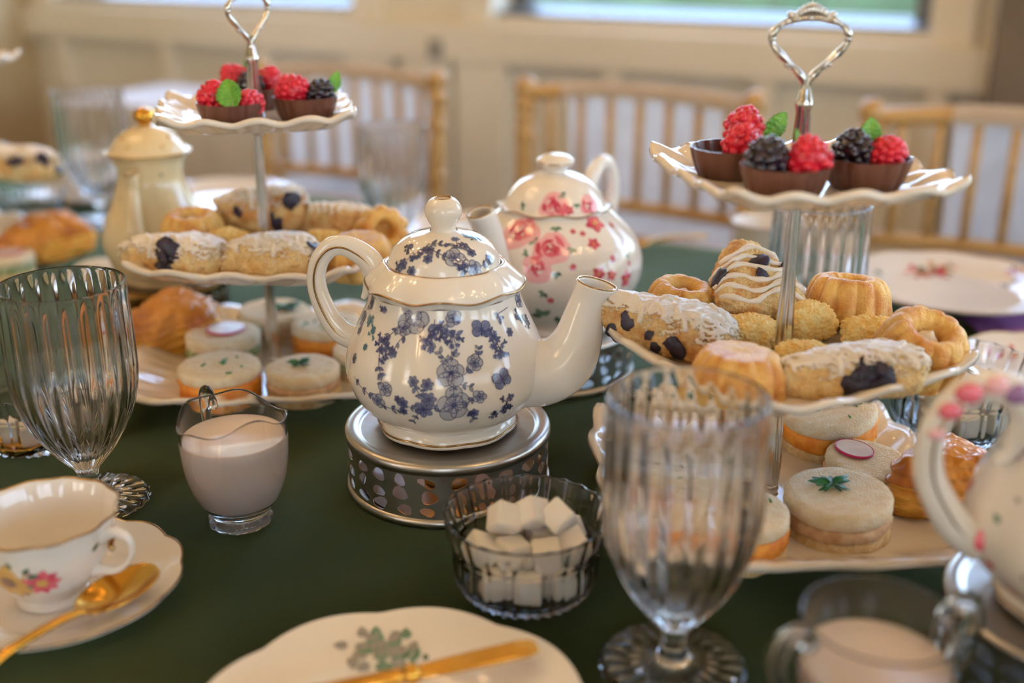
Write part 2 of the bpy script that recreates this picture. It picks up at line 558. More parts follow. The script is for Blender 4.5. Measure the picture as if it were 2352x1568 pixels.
def chair(label, uc, n, dr0, dr1, dlabel):
    c = thing('banquet_chair', label, 'chair', (uc, n, 0), 0, 'gold bamboo-style chairs along the far side of the table')
    hw, top = 0.195, TZ + 0.145

    def post(s):
        m = MB()
        path = [(s * (hw - 0.01), -0.02, 0.0), (s * (hw - 0.005), -0.02, 0.45), (s * hw, 0.0, top - 0.02)]
        m.add(tube(cr(path, 10), 0.015, 12))
        for z in (0.30, 0.52, 0.63, 0.73, 0.82, top - 0.045):
            t = (z - 0.45) / (top - 0.47)
            m.add(lathe([(0, -0.009), (0.015, -0.009), (0.0185, -0.004), (0.0185, 0.004), (0.015, 0.009), (0, 0.009)], 12), 0,
                  Matrix.Translation((s * (hw - 0.005 * (1 - max(t, 0))), -0.02 + 0.02 * max(t, 0), z)))
        m.add(lathe([(0, -0.01), (0.0165, -0.01), (0.0195, 0.0), (0.017, 0.012), (0.008, 0.02), (0, 0.021)], 12), 0, Matrix.Translation((s * hw, 0, top - 0.02)))
        m.build('back_post', 'chair_gold', c)
    post(-1)
    post(1)

    def rail(name, z, r, bow=0.0):
        MB().add(tube([(hw * t, 0.02 * 0 + 0.025 * (1 - t * t), z + bow * (1 - t * t)) for t in [k / 8 - 1 for k in range(17)]], r, 10)).build(name, 'chair_gold', c)
    rail('top_rail', top - 0.028, 0.0135, 0.012)
    rail('lower_rail', TZ - 0.06, 0.011)
    rail('bottom_rail', TZ - 0.12, 0.011)
    for k in range(7):
        t = -0.78 + 1.56 * k / 6
        MB().add(tube([(hw * t, 0.025 * (1 - t * t), TZ - 0.06), (hw * t, 0.025 * (1 - t * t), top - 0.025 + 0.012 * (1 - t * t))], 0.0075, 8)).build('spindle', 'chair_gold', c)
    MB().add(box(-0.2, 0.2, -0.42, -0.02, 0.43, 0.45)).build('seat_frame', 'chair_gold', c, False, bevel=0.008)
    MB().add(box(-0.19, 0.19, -0.41, -0.03, 0.452, 0.485)).build('seat_cushion', 'chair_seat', c, True, bevel=0.014, angle=50)
    for s in (-1, 1):
        MB().add(tube([(s * 0.18, -0.40, 0.0), (s * 0.18, -0.40, 0.43)], 0.015, 10)).build('front_leg', 'chair_gold', c)
        MB().add(tube([(s * 0.185, -0.40, 0.22), (s * 0.187, -0.02, 0.22)], 0.008, 8)).build('stretcher', 'chair_gold', c)
    MB().add(tube([(-0.18, -0.40, 0.17), (0.18, -0.40, 0.17)], 0.008, 8)).build('stretcher', 'chair_gold', c)
    # sheer cloth laid over the back
    v, f = [], []
    nx, ny = 36, 30
    for i in range(nx + 1):
        x = dr0 + (dr1 - dr0) * i / nx
        t = max(-1, min(1, x / hw))
        yc, zc = 0.025 * (1 - t * t), top - 0.028 + 0.012 * (1 - t * t)
        for j in range(ny + 1):
            s = j / ny * 0.50 - 0.012
            R = 0.0165
            if s < 0:
                y, z = yc - R, zc + s
            elif s < PI * R:
                y, z = yc - R * math.cos(s / R), zc + R * math.sin(s / R)
            else:
                fold = 0.008 * math.sin(x * 45 + uc * 9) * min(1, (s - PI * R) / 0.1)
                y, z = yc + R + fold + 0.004, zc - (s - PI * R)
            v.append((uc + x, n + y, z))
    for i in range(nx):
        for j in range(ny):
            a = i * (ny + 1) + j
            f.append((a, a + 1, a + ny + 2, a + ny + 1))
    tag(MB().add((v, f)).build('chair_drape', 'sheer_cloth'), dlabel, 'cloth', 'sheer white cloths over the chair backs')


chair('gold chair behind the left cake stand and tall goblet', -1.245, 1.70, -0.17, 0.18, 'sheer white cloth over the chair behind the left cake stand')
chair('gold chair in full view behind the pink rose teapot', -0.683, 1.70, -0.13, 0.175, 'sheer white cloth over the chair behind the pink rose teapot')
chair('gold chair at the right edge behind the far floral plate', -0.12, 1.70, -0.085, 0.19, 'sheer white cloth over the chair at the right edge')

# side table under a white cloth, by the back wall
st = thing('side_table', 'side table by the wall under a white cloth, behind the tall coffee pot', 'table', (-2.05, 2.22, 0))
MB().add(box(-0.3, 0.36, -0.16, 0.16, 0.70, 0.725)).build('tabletop', 'floor_wood', st, False)
for sx in (-0.25, 0.31):
    for sy in (-0.12, 0.12):
        MB().add(box(sx - 0.02, sx + 0.02, sy - 0.02, sy + 0.02, 0, 0.70)).build('leg', 'floor_wood', st, False)
m = MB().add(box(-0.31, 0.37, -0.17, 0.17, 0.727, 0.733))
for (a, b, cc, d) in [(-0.315, 0.375, -0.175, -0.17), (-0.315, 0.375, 0.17, 0.175), (-0.315, -0.31, -0.17, 0.17), (0.37, 0.375, -0.17, 0.17)]:
    m.add(box(a, b, cc, d, 0.56, 0.733))
tag(m.build('white_tablecloth', 'white_cloth', smooth=False, bevel=0.002, loc=(-2.05, 2.22, 0)), 'white cloth on the side table by the back wall', 'tablecloth')
# slatted vent on the wall
g = thing('wall_vent', 'dark slatted vent low on the wall behind the left cake stand', 'vent', (-2.42, WALL_N - 0.10, 0.45))
MB().add(box(-0.16, 0.16, 0, 0.075, -0.09, 0.11)).build('housing', 'dark_grille', g, False, bevel=0.004)
for k in range(7):
    MB().add(box(-0.15, 0.15, -0.012, 0.0, -0.08 + 0.027 * k, -0.066 + 0.027 * k)).build('slat', 'dark_grille', g, False)


def chandelier(label, x, y, z):
    c = thing('chandelier', label, 'lamp', (x, y, z))
    MB().add(tube([(0, 0, 0), (0, 0, CEIL - z)], 0.006, 8)).build('stem', 'brass', c)
    MB().add(lathe([(0, -0.06), (0.02, -0.05), (0.03, -0.02), (0.02, 0.02), (0, 0.04)], 16)).build('hub', 'brass', c)
    for k in range(6):
        a = 2 * PI * k / 6
        ca, sa = math.cos(a), math.sin(a)
        arm = MB().add(tube(cr([(0, 0, -0.02), (0.1 * ca, 0.1 * sa, -0.07), (0.22 * ca, 0.22 * sa, -0.05), (0.25 * ca, 0.25 * sa, 0.0)], 6), 0.006, 8)).build('arm', 'brass', c)
        MB().add(ball((0.25 * ca, 0.25 * sa, 0.03), 0.022, 2, (1, 1, 1.3))).build('bulb', 'bulb', arm)


chandelier('brass chandelier with six warm bulbs above the left end of the table', -1.3, 0.55, 2.0)
chandelier('brass chandelier with six warm bulbs above the right end of the table', 0.55, 0.45, 2.05)
chandelier('brass chandelier with six warm bulbs behind the photographer', -0.9, -1.5, 2.05)

# a string of small warm bulbs along the ceiling
sl = thing('string_lights', 'string of small warm bulbs hung below the ceiling', 'lights', (0, 0, 2.45))
pts = [(-2.8 + 5.6 * k / 26, 1.75 + 0.35 * math.sin(k * PI / 3.25), 0.06 * math.cos(k * PI)) for k in range(27)]
MB().add(tube(cr(pts, 3), 0.003, 6)).build('cable', 'dark_grille', sl)
for q in pts[::1]:
    MB().add(ball((q[0], q[1], q[2] - 0.03), 0.0145, 1, (1, 1, 1.4))).build('bulb', 'bulb', sl)

# ------------------------------------------------------------------ printed decoration on porcelain
class Decal:
    """flat print carried on a surface of revolution; offsets are millimetres along the surface"""

    def __init__(s, prof, rmod=None):
        s.p = sorted([(z, r) for r, z in prof])
        s.d = {}
        s.rmod = rmod

    def rz(s, z):
        p = s.p
        if z <= p[0][0]:
            return p[0][1], 0
        for (z0, r0), (z1, r1) in zip(p, p[1:]):
            if z <= z1 and z1 > z0:
                t = (z - z0) / (z1 - z0)
                return r0 + (r1 - r0) * t, (r1 - r0) / (z1 - z0)
        return p[-1][1], 0

    def pt(s, th, z, a, b, lift):
        r0, sl = s.rz(z)
        k = 1 / math.sqrt(1 + sl * sl)
        z2 = min(max(z + b * 0.001 * k, s.p[0][0]), s.p[-1][0])
        r, sl = s.rz(z2)
        t = th + a * 0.001 / max(r0, 0.012)
        if s.rmod:
            r *= s.rmod(t)
        k = 1 / math.sqrt(1 + sl * sl)
        r += lift * k
        return (r * math.cos(t), r * math.sin(t), z2 - lift * sl * k)

    def poly(s, mt, th, z, pts, lift):
        mb = s.d.setdefault(mt, MB())
        n = len(pts)
        ca, cb = sum(p[0] for p in pts) / n, sum(p[1] for p in pts) / n
        V = [s.pt(th, z, ca, cb, lift)] + [s.pt(th, z, a, b, lift) for a, b in pts]
        mb.add((V, [(0, i + 1, (i + 1) % n + 1) for i in range(n)]))

    def line(s, mt, th, z, pts, w, lift, closed=False):
        mb = s.d.setdefault(mt, MB())
        n = len(pts)
        L = []
        for i in range(n):
            p = pts[(i - 1) % n] if (closed or i) else pts[0]
            q = pts[(i + 1) % n] if (closed or i < n - 1) else pts[-1]
            dx, dy = q[0] - p[0], q[1] - p[1]
            l = math.hypot(dx, dy) or 1
            L.append((-dy / l * w / 2, dx / l * w / 2))
        V = []
        for (a, b), (x, y) in zip(pts, L):
            V += [s.pt(th, z, a + x, b + y, lift), s.pt(th, z, a - x, b - y, lift)]
        F = [(2 * i, 2 * ((i + 1) % n), 2 * ((i + 1) % n) + 1, 2 * i + 1) for i in range(n if closed else n - 1)]
        mb.add((V, F))

    def build(s, name, parent):
        mt = sorted(s.d)
        m = MB()
        for i, k in enumerate(mt):
            m.v, base = m.v + s.d[k].v, len(m.v)
            m.f += [tuple(q + base for q in f) for f in s.d[k].f]
            m.m += [i] * len(s.d[k].f)
        o = m.build(name, mt, parent, recalc=False)
        o['kind'] = 'stuff'
        return o


def petal(cx, cy, ang, l, w, n=9, notch=0.0, blunt=False):
    o = []
    for i in range(n + 1):
        t = i / n
        o.append((t, (math.sin(PI * t ** 1.35) ** 0.55 if blunt else math.sin(PI * t ** 0.75) ** 0.8) * w))
    top = [(l * t * (1 - notch * (t > .95)), y) for t, y in o]
    bot = [(x, -y) for x, y in reversed(top[1:-1])]
    ca, sa = math.cos(ang), math.sin(ang)
    return [(cx + x * ca - y * sa, cy + x * sa + y * ca) for x, y in top + bot]


def ellipse(cx, cy, rx, ry, n=10, rot=0.0):
    return [(cx + rx * math.cos(2 * PI * i / n) * math.cos(rot) - ry * math.sin(2 * PI * i / n) * math.sin(rot),
             cy + rx * math.cos(2 * PI * i / n) * math.sin(rot) + ry * math.sin(2 * PI * i / n) * math.cos(rot)) for i in range(n)]


LN = 0.42


def f_pale(D, th, z, r, rot, rng):
    n = 5
    for k in range(n):
        a = rad(rot) + 2 * PI * k / n + rng.uniform(-.2, .2)
        p = petal(0, 0, a, r * rng.uniform(.85, 1.08), r * rng.uniform(.40, .52), 12, 0, True)
        D.poly('print_pale', th, z, p, 0.00022 + 0.00003 * k)
        D.line('print_navy', th, z, p, LN, 0.00040 + 0.00002 * k, True)
        for q in (-.22, .22):
            D.line('print_mid', th, z, [(r * .25 * math.cos(a), r * .25 * math.sin(a)), (r * .6 * math.cos(a + q), r * .6 * math.sin(a + q))], LN * .7, 0.0006)
    D.poly('print_navy', th, z, ellipse(0, 0, r * .16, r * .14, 8), 0.0006)


def f_dark(D, th, z, r, rng, m1='print_mid', m2='print_navy'):
    n = 6
    r0 = rng.uniform(0, 1)
    for k in range(n):
        a = r0 + 2 * PI * k / n
        p = petal(0, 0, a, r, r * .31, 8, 0, True)
        D.poly(m1, th, z, p, 0.00025)
        D.line(m2, th, z, p, LN * .9, 0.0004, True)
        D.line(m2, th, z, [(0, 0), (r * .8 * math.cos(a), r * .8 * math.sin(a))], LN * .8, 0.00045)
    D.poly(m2, th, z, ellipse(0, 0, r * .22, r * .22, 8), 0.0005)


def f_leaf(D, th, z, x, y, a, l, m1='print_pale', m2='print_navy'):
    p = petal(x, y, a, l, l * .26, 6)
    D.poly(m1, th, z, p, 0.00025)
    if m2:
        D.line(m2, th, z, p, LN * .8, 0.0004, True)
        D.line(m2, th, z, [(x, y), (x + l * .8 * math.cos(a), y + l * .8 * math.sin(a))], LN * .7, 0.00042)


def f_cluster(D, th, z, r, rng, m1='print_mid', m2='print_navy'):
    r *= 1.35
    for k in range(10):
        a = rng.uniform(0, 2 * PI)
        q = rng.uniform(.25, .95) * r
        x, y = q * math.cos(a), q * math.sin(a) * 1.1
        D.line(m2, th, z, [(0, r * .3), (x * .5, y * .6), (x, y)], LN, 0.0003)
        if k % 2:
            for j in range(5):
                b = 2 * PI * j / 5 + a
                D.poly(m2 if j % 2 else m1, th, z, petal(x, y, b, r * .3, r * .12, 5), 0.0004)
            D.poly(m2, th, z, ellipse(x, y, r * .08, r * .08, 6), 0.0005)
        else:
            for j in (-.6, .6, 2.5):
                f_leaf(D, th, z, x, y, a + j, r * .42, m1, m2)


def f_butterfly(D, th, z, r, rot):
    c = rad(90 + rot)
    for s in (-1, 1):
        for (da, l, w) in ((s * .75, 1.0, .40), (s * 1.95, .8, .38)):
            p = petal(0, 0, c + da, r * l, r * w, 10, 0, True)
            D.poly('print_mid', th, z, p, 0.0003)
            D.line('print_navy', th, z, p, LN * 1.2, 0.0004, True)
            for q in (-.25, 0, .25):
                D.line('print_navy', th, z, [(0, 0), (r * l * .85 * math.cos(c + da + q), r * l * .85 * math.sin(c + da + q))], LN * .7, 0.00045)
    D.line('print_navy', th, z, [(-r * .5 * math.cos(c), -r * .5 * math.sin(c)), (r * .5 * math.cos(c), r * .5 * math.sin(c))], LN * 2.4, 0.0005)


def blue_print(D, items, rng, mirror=0.0):
    for e in items:
        k = e[0]
        if k == 's':
            pts = [(rad(t + mirror), zz / 1000) for t, zz in e[1]]
            th, z = pts[0]
            r = D.rz(z)[0]
            loc = []
            for t, zz in pts:
                sl = D.rz((z + zz) / 2)[1]
                loc.append(((t - th) * r * 1000, (zz - z) * 1000 * math.sqrt(1 + sl * sl)))
            sp = cr(loc, 5)
            D.line('print_navy', th, z, sp, LN * 1.15, 0.0003)
            for i in range(2, len(sp), 3):
                dx, dy = sp[i][0] - sp[i - 1][0], sp[i][1] - sp[i - 1][1]
                a = math.atan2(dy, dx)
                for s in (-1, 1):
                    if rng.random() < .8:
                        f_leaf(D, th, z, sp[i][0], sp[i][1], a + s * .8, rng.uniform(3.0, 4.8), rng.choice(['print_pale', 'print_mid', 'print_mid']))
            continue
        th, z, r = rad(e[1] + mirror), e[2] / 1000, e[3]
        if k == 'P':
            f_pale(D, th, z, r, e[4], rng)
            f_pale(D, th, z, r * .55, e[4] + 36, rng)
        elif k == 'D':
            f_dark(D, th, z, r * 1.15, rng)
        elif k == 'T':
            f_dark(D, th, z, r, rng, 'print_teal', 'print_teal')
        elif k == 'K':
            f_cluster(D, th, z, r, rng)
        elif k == 'TK':
            f_cluster(D, th, z, r, rng, 'print_teal', 'print_teal')
        elif k == 'B':
            f_butterfly(D, th, z, r, e[4])


def f_rose(D, th, z, r, rng, mats=('print_rose_pale', 'print_rose', 'print_rose_dark')):
    pal, mid, drk = mats
    for k in range(9):
        a = 2 * PI * k / 9 + rng.uniform(-.25, .25)
        q = rng.uniform(.5, .72)
        D.poly(pal, th, z, ellipse(q * r * math.cos(a), q * r * math.sin(a), r * rng.uniform(.3, .48), r * rng.uniform(.2, .32), 10, a + PI / 2 + rng.uniform(-.5, .5)), 0.0002 + 0.00001 * k)
    for k in range(16):
        a = rng.uniform(0, 2 * PI)
        q = rng.uniform(.15, .62)
        D.poly(rng.choice([mid, mid, mid, pal, drk]), th, z, ellipse(q * r * math.cos(a), q * r * math.sin(a), r * rng.uniform(.2, .34), r * rng.uniform(.07, .16), 9, a + PI / 2 + rng.uniform(-.4, .4)), 0.00032 + 0.00001 * k)
    for k in range(6):
        a = rng.uniform(0, 2 * PI)
        q = rng.uniform(.0, .3)
        D.poly(drk if k % 3 else pal, th, z, ellipse(q * r * math.cos(a), q * r * math.sin(a), r * rng.uniform(.1, .2), r * rng.uniform(.05, .1), 8, a + PI / 2), 0.0005 + 0.00001 * k)


def rose_print(D, items, rng, mirror=0.0):
    for k, t, z, r in items:
        th, z = rad(t + mirror), z / 1000
        if k == 'R':
            f_rose(D, th, z, r * 1.12, rng)
        elif k == 'r':
            for j in range(5):
                a = 2 * PI * j / 5 + t
                D.poly('print_rose' if j % 2 else 'print_rose_dark', th, z, petal(0, 0, a, r, r * .38, 6), 0.0003)
            D.poly('print_yellow', th, z, ellipse(0, 0, r * .2, r * .2, 6), 0.0004)
        else:
            for j in (0.3, 1.5, 2.7):
                D.poly('print_leaf' if j < 2 else 'print_leaf_dark', th, z, petal(0, 0, j + t, r, r * .32, 6), 0.00018)


BLUE_BODY = [('P', -110, 95.0, 11.3, 0), ('P', -81, 95.0, 5.7, 30), ('P', -117, 87.3, 6.0, 60), ('P', -84, 62.9, 10.0, 10), ('P', -70, 67.4, 6.0, 0), ('P', -83, 42.5, 12.3, 20), ('P', -122, 49.1, 5.3, 10), ('P', -127, 39.6, 5.3, 0), ('D', -99, 39.5, 5.8, 0), ('P', -69, 46.0, 4.8, 0), ('P', -14, 95.0, 5.7, 0), ('P', -167, 82.6, 4.8, 0), ('D', -105, 57.1, 3.5, 0), ('D', -97, 55.9, 3.8, 0), ('T', -144, 70.1, 2.5, 0), ('D', -40, 80.7, 2.8, 0), ('D', -160, 95.0, 4.8, 0), ('D', -121, 71.4, 3.0, 0), ('D', -111, 41.9, 3.8, 0), ('D', -114, 43.7, 2.5, 0), ('D', -111, 35.9, 2.8, 0), ('D', -96, 46.4, 4.5, 0), ('D', -72, 34.4, 3.3, 0), ('D', -164, 74.4, 3.0, 0), ('D', -153, 59.5, 3.3, 0), ('D', -78, 92.7, 1.1, 0), ('K', -96, 83.4, 6.0, 0), ('K', -90, 87.1, 5.0, 0), ('K', -82, 83.3, 4.8, 0), ('K', -55, 81.7, 5.7, 0), ('K', -52, 72.5, 4.8, 0), ('K', -53, 37.4, 5.0, 0), ('K', -130, 76.5, 4.5, 0), ('K', -126, 70.3, 4.8, 0), ('K', -60, 30.4, 2.5, 0), ('K', -22, 86.0, 3.8, 0), ('K', -16, 80.7, 3.3, 0), ('TK', -149, 85.0, 4.8, 0), ('TK', -142, 79.0, 3.3, 0), ('K', -138, 94.7, 3.0, 0), ('B', -62, 86.0, 8.0, -10), ('B', -55, 54.2, 8.2, 20), ('s', [(-112, 95.0), (-122, 86.1), (-128, 80.1), (-130, 72.2), (-128, 63.9), (-125, 59.3)]), ('s', [(-113, 84.7), (-119, 77.9), (-121, 69.8)]), ('s', [(-94, 94.7), (-95, 86.0), (-96, 79.8)]), ('s', [(-91, 91.9), (-84, 87.0), (-77, 84.6)]), ('s', [(-85, 68.1), (-88, 72.2), (-91, 75.8)]), ('s', [(-84, 69.1), (-82, 72.6), (-82, 74.6)]), ('s', [(-77, 60.8), (-71, 65.5)]), ('s', [(-83, 57.0), (-83, 49.7)]), ('s', [(-105, 56.3), (-101, 49.4), (-97, 46.8)]), ('s', [(-97, 54.8), (-100, 48.9)]), ('s', [(-124, 58.8), (-125, 52.5)]), ('s', [(-148, 49.2), (-138, 44.4), (-130, 40.5), (-122, 35.8), (-115, 35.6)]), ('s', [(-114, 42.5), (-106, 39.5), (-101, 39.0), (-92, 40.8)]), ('s', [(-102, 36.1), (-106, 29.3)]), ('s', [(-70, 45.1), (-76, 42.5)]), ('s', [(-80, 55.7), (-74, 53.4)]), ('s', [(-112, 94.6), (-105, 89.7)]), ('s', [(-33, 95.0), (-46, 93.3), (-44, 89.5)]), ('s', [(-67, 70.1), (-66, 75.2)]), ('s', [(-165, 93.7), (-168, 86.4), (-166, 77.4)]), ('s', [(-56, 86.2), (-53, 76.1), (-50, 67.8)]), ('s', [(-76, 38.6), (-72, 30.5)])]
BLUE_LID = [('P', -75, 129.7, 7.3, 0), ('P', -55, 122.1, 5.7, 20), ('D', -107, 133.8, 3.3, 0), ('D', -57, 134.9, 3.3, 0), ('D', -52, 131.3, 3.0, 0), ('D', -62, 138.1, 2.5, 0), ('D', -105, 129.2, 3.0, 0), ('D', -32, 124.9, 3.3, 0), ('D', -134, 123.9, 3.5, 0), ('D', -121, 120.9, 3.3, 0), ('K', -120, 130.9, 4.3, 0), ('K', -68, 123.3, 3.8, 0), ('K', -139, 132.3, 3.3, 0), ('TK', -25, 137.8, 3.3, 0), ('TK', -16, 136.0, 2.8, 0), ('K', -139, 121.6, 3.0, 0), ('s', [(-131, 126.9), (-120, 130.9), (-108, 133.3), (-93, 131.8), (-83, 129.9)]), ('s', [(-112, 136.2), (-95, 136.7), (-84, 135.6)]), ('s', [(-84, 137.2), (-74, 135.1), (-56, 134.8)]), ('s', [(-63, 137.6), (-68, 133.1)]), ('s', [(-64, 130.2), (-65, 126.3), (-70, 121.2)]), ('s', [(-49, 122.6), (-33, 124.4)])]
PINK_BODY = [('R', -123, 99.2, 17.6), ('R', -94, 89.0, 16.0), ('R', -103, 73.0, 13.0), ('r', -62, 91.0, 6.1), ('r', -76, 100.8, 3.1), ('r', -68, 98.8, 3.1), ('r', -51, 77.6, 3.4), ('r', -35, 69.4, 3.1), ('r', -34, 85.9, 2.7), ('r', -63, 67.1, 6.5), ('r', -54, 64.5, 5.3), ('r', -80, 74.5, 3.4), ('r', -52, 104.8, 9.9), ('r', -32, 100.1, 3.4), ('r', -40, 57.0, 8.4), ('r', -94, 45.8, 3.4), ('R', -56, 17.1, 13.0), ('R', -71, 17.7, 9.9), ('l', -91, 104.2, 5.3), ('l', -109, 94.4, 5.3), ('l', -91, 70.4, 5.3), ('l', -79, 88.7, 5.3), ('l', -111, 84.7, 4.6), ('l', -98, 52.8, 5.3), ('l', -100, 29.0, 9.9), ('l', -89, 22.0, 8.4), ('l', -35, 76.6, 3.8), ('l', -61, 28.4, 4.6)]
PINK_LID = [('R', -93, 119.5, 13.0), ('R', -50, 117.9, 9.9), ('l', -84, 128.9, 5.0), ('l', -133, 117.5, 4.6), ('l', -66, 120.9, 3.8), ('r', -76, 116.6, 4.6)]


# ------------------------------------------------------------------ tea warmers
WARM_H = 0.047


def in_poly(p, poly):
    c = False
    for i in range(len(poly)):
        (x0, y0), (x1, y1) = poly[i], poly[i - 1]
        if (y0 > p[1]) != (y1 > p[1]) and p[0] < (x1 - x0) * (p[1] - y0) / (y1 - y0) + x0:
            c = not c
    return c


def warmer_shell(R, z0, z1, seed, rows=3, cols=24):
    rng = random.Random(seed)
    L = 2 * PI * R
    holes = []
    dz, dx = (z1 - z0 - 0.003) / rows, L / cols
    for c in range(cols):
        sh = 0.3 * dz * math.sin(c * 2.4)
        for r in range(rows):
            cx = (c + .5) * dx + rng.uniform(-.1, .1) * dx
            cz = z0 + 0.0015 + (r + .5) * dz + (sh if 0 < r < rows - 1 else 0) * .5
            rx, rz, ro = dx * rng.uniform(.24, .40), dz * rng.uniform(.32, .46), rng.uniform(-.6, .6)
            w = rng.uniform(0, 6)
            pl = []
            for k in range(12):
                t = 2 * PI * k / 12
                q = 1 + .16 * math.sin(2 * t + w) + .1 * math.sin(3 * t + 2 * w)
                x, z = rx * q * math.cos(t), rz * q * math.sin(t)
                pl.append((cx + x + .25 * ro * z, min(max(cz + z + .12 * ro * x, z0 + .001), z1 - .001)))
            holes.append(pl)
    V, E = [], []
    for pl in holes:
        k = len(V)
        V += [Vector(p) for p in pl]
        E += [(k + i, k + (i + 1) % len(pl)) for i in range(len(pl))]
    n = cols * 4
    k = len(V)
    for i in range(n + 1):
        V.append(Vector((L * i / n, z0)))
        V.append(Vector((L * i / n, z1)))
    for j in range(1, 6):
        V += [Vector((0, z0 + (z1 - z0) * j / 6)), Vector((L, z0 + (z1 - z0) * j / 6))]
    ov, oe, of, *_ = delaunay_2d_cdt(V, E, [], 0, 1e-7)
    F = []
    for t in of:
        c = ((sum(ov[i][0] for i in t) / 3), sum(ov[i][1] for i in t) / 3)
        ci = int(c[0] / dx)
        if any(in_poly(c, holes[h]) for q in (ci - 1, ci, ci + 1) if 0 <= q < cols for h in range(q * rows, q * rows + rows)):
            continue
        F.append(tuple(t))
    v3 = [(R * math.cos(p[0] / R), R * math.sin(p[0] / R), p[1]) for p in ov]
    used = sorted({i for f in F for i in f})
    ix = {q: i for i, q in enumerate(used)}
    return [v3[i] for i in used], [tuple(ix[i] for i in f) for f in F]


def warmer(label, x, y, R=0.073, metal='steel', seed=1, candle=None):
    w = thing('tea_warmer', label, 'tea warmer', W(x, y), A)
    MB().add(warmer_shell(R - 0.002, 0.005, 0.040, seed)).build('perforated_wall', metal, w, False, solid=0.0008, offset=0, weld=1e-5)
    MB().add(lathe([(R - 0.012, 0), (R - 0.001, 0), (R, 0.002), (R, 0.0045), (R - 0.0015, 0.006), (R - 0.004, 0.006)], 96)).build('base_ring', metal, w, solid=0.0008, offset=0)
    top = [(0, 0.0445), (R - 0.012, 0.0445), (R - 0.010, 0.0452), (R - 0.009, 0.0468), (R - 0.004, 0.047), (R - 0.001, 0.0462), (R, 0.044), (R, 0.040), (R - 0.0015, 0.0385), (R - 0.004, 0.0385)]
    MB().add(lathe(top, 96)).build('top_plate', metal, w, solid=0.0008, offset=-1, angle=60)
    MB().add(lathe([(0, 0.001), (R - 0.012, 0.001)], 64)).build('floor_plate', metal, w)
    if candle:
        c = thing('tealight_candle', candle, 'candle', W(x, y, 0.0015), A)
        MB().add(lathe([(0, 0), (0.018, 0), (0.0185, 0.001), (0.0185, 0.016), (0.018, 0.016), (0.018, 0.002)], 32)).build('cup', 'silver', c)
        MB().add(lathe([(0, 0.012), (0.0178, 0.012), (0.0178, 0.003), (0, 0.003)], 32)).build('wax', 'wax', c)
        MB().add(tube([(0, 0, 0.012), (0, 0, 0.016)], 0.0006, 6)).build('wick', 'dark_grille', c)
        MB().add(lathe([(0, 0.015), (0.002, 0.017), (0.0028, 0.020), (0.0016, 0.025), (0, 0.029)], 10)).build('flame', 'flame', c)
    return w


# ------------------------------------------------------------------ teapots
def spout_mesh(path, radii, tip=(0.25, 0, 1), dirang=0.0, flat=0.9):
    n = len(path)
    seg = 24
    rings = []
    for i, (p, r) in enumerate(zip(path, radii)):
        a, b = path[max(i - 1, 0)], path[min(i + 1, n - 1)]
        t = Vector((b[0] - a[0], 0, b[1] - a[1])).normalized()
        k = max(0, (i / (n - 1) - .75) / .25)
        t = (t * (1 - k) + Vector(tip).normalized() * k).normalized()
        u = Vector((0, 1, 0))
        s = u.cross(t).normalized()
        rings.append([Vector((p[0], 0, p[1])) + s * (math.cos(2 * PI * j / seg) * r * (1 + (.22 * k * k if math.cos(2 * PI * j / seg) * s.x > 0 else 0))) + u * (math.sin(2 * PI * j / seg) * r * flat) for j in range(seg)])
    inner = []
    for i in range(n - 1, n - 7, -1):
        c = sum(rings[i], Vector()) / seg
        inner.append([c + (q - c) * .78 for q in rings[i]])
    allr = rings + inner
    R = Matrix.Rotation(dirang, 3, 'Z')
    v = [tuple(R @ q) for rg in allr for q in rg]
    f = []
    for i in range(len(allr) - 1):
        for j in range(seg):
            a, b = i * seg, (i + 1) * seg
            f.append((a + j, a + (j + 1) % seg, b + (j + 1) % seg, b + j))
    tipring = [tuple(R @ ((q - sum(rings[-1], Vector()) / seg) * .93 + sum(rings[-1], Vector()) / seg + Vector((0, 0, 0.0004)))) for q in rings[-1]]
    return (v, f), tipring


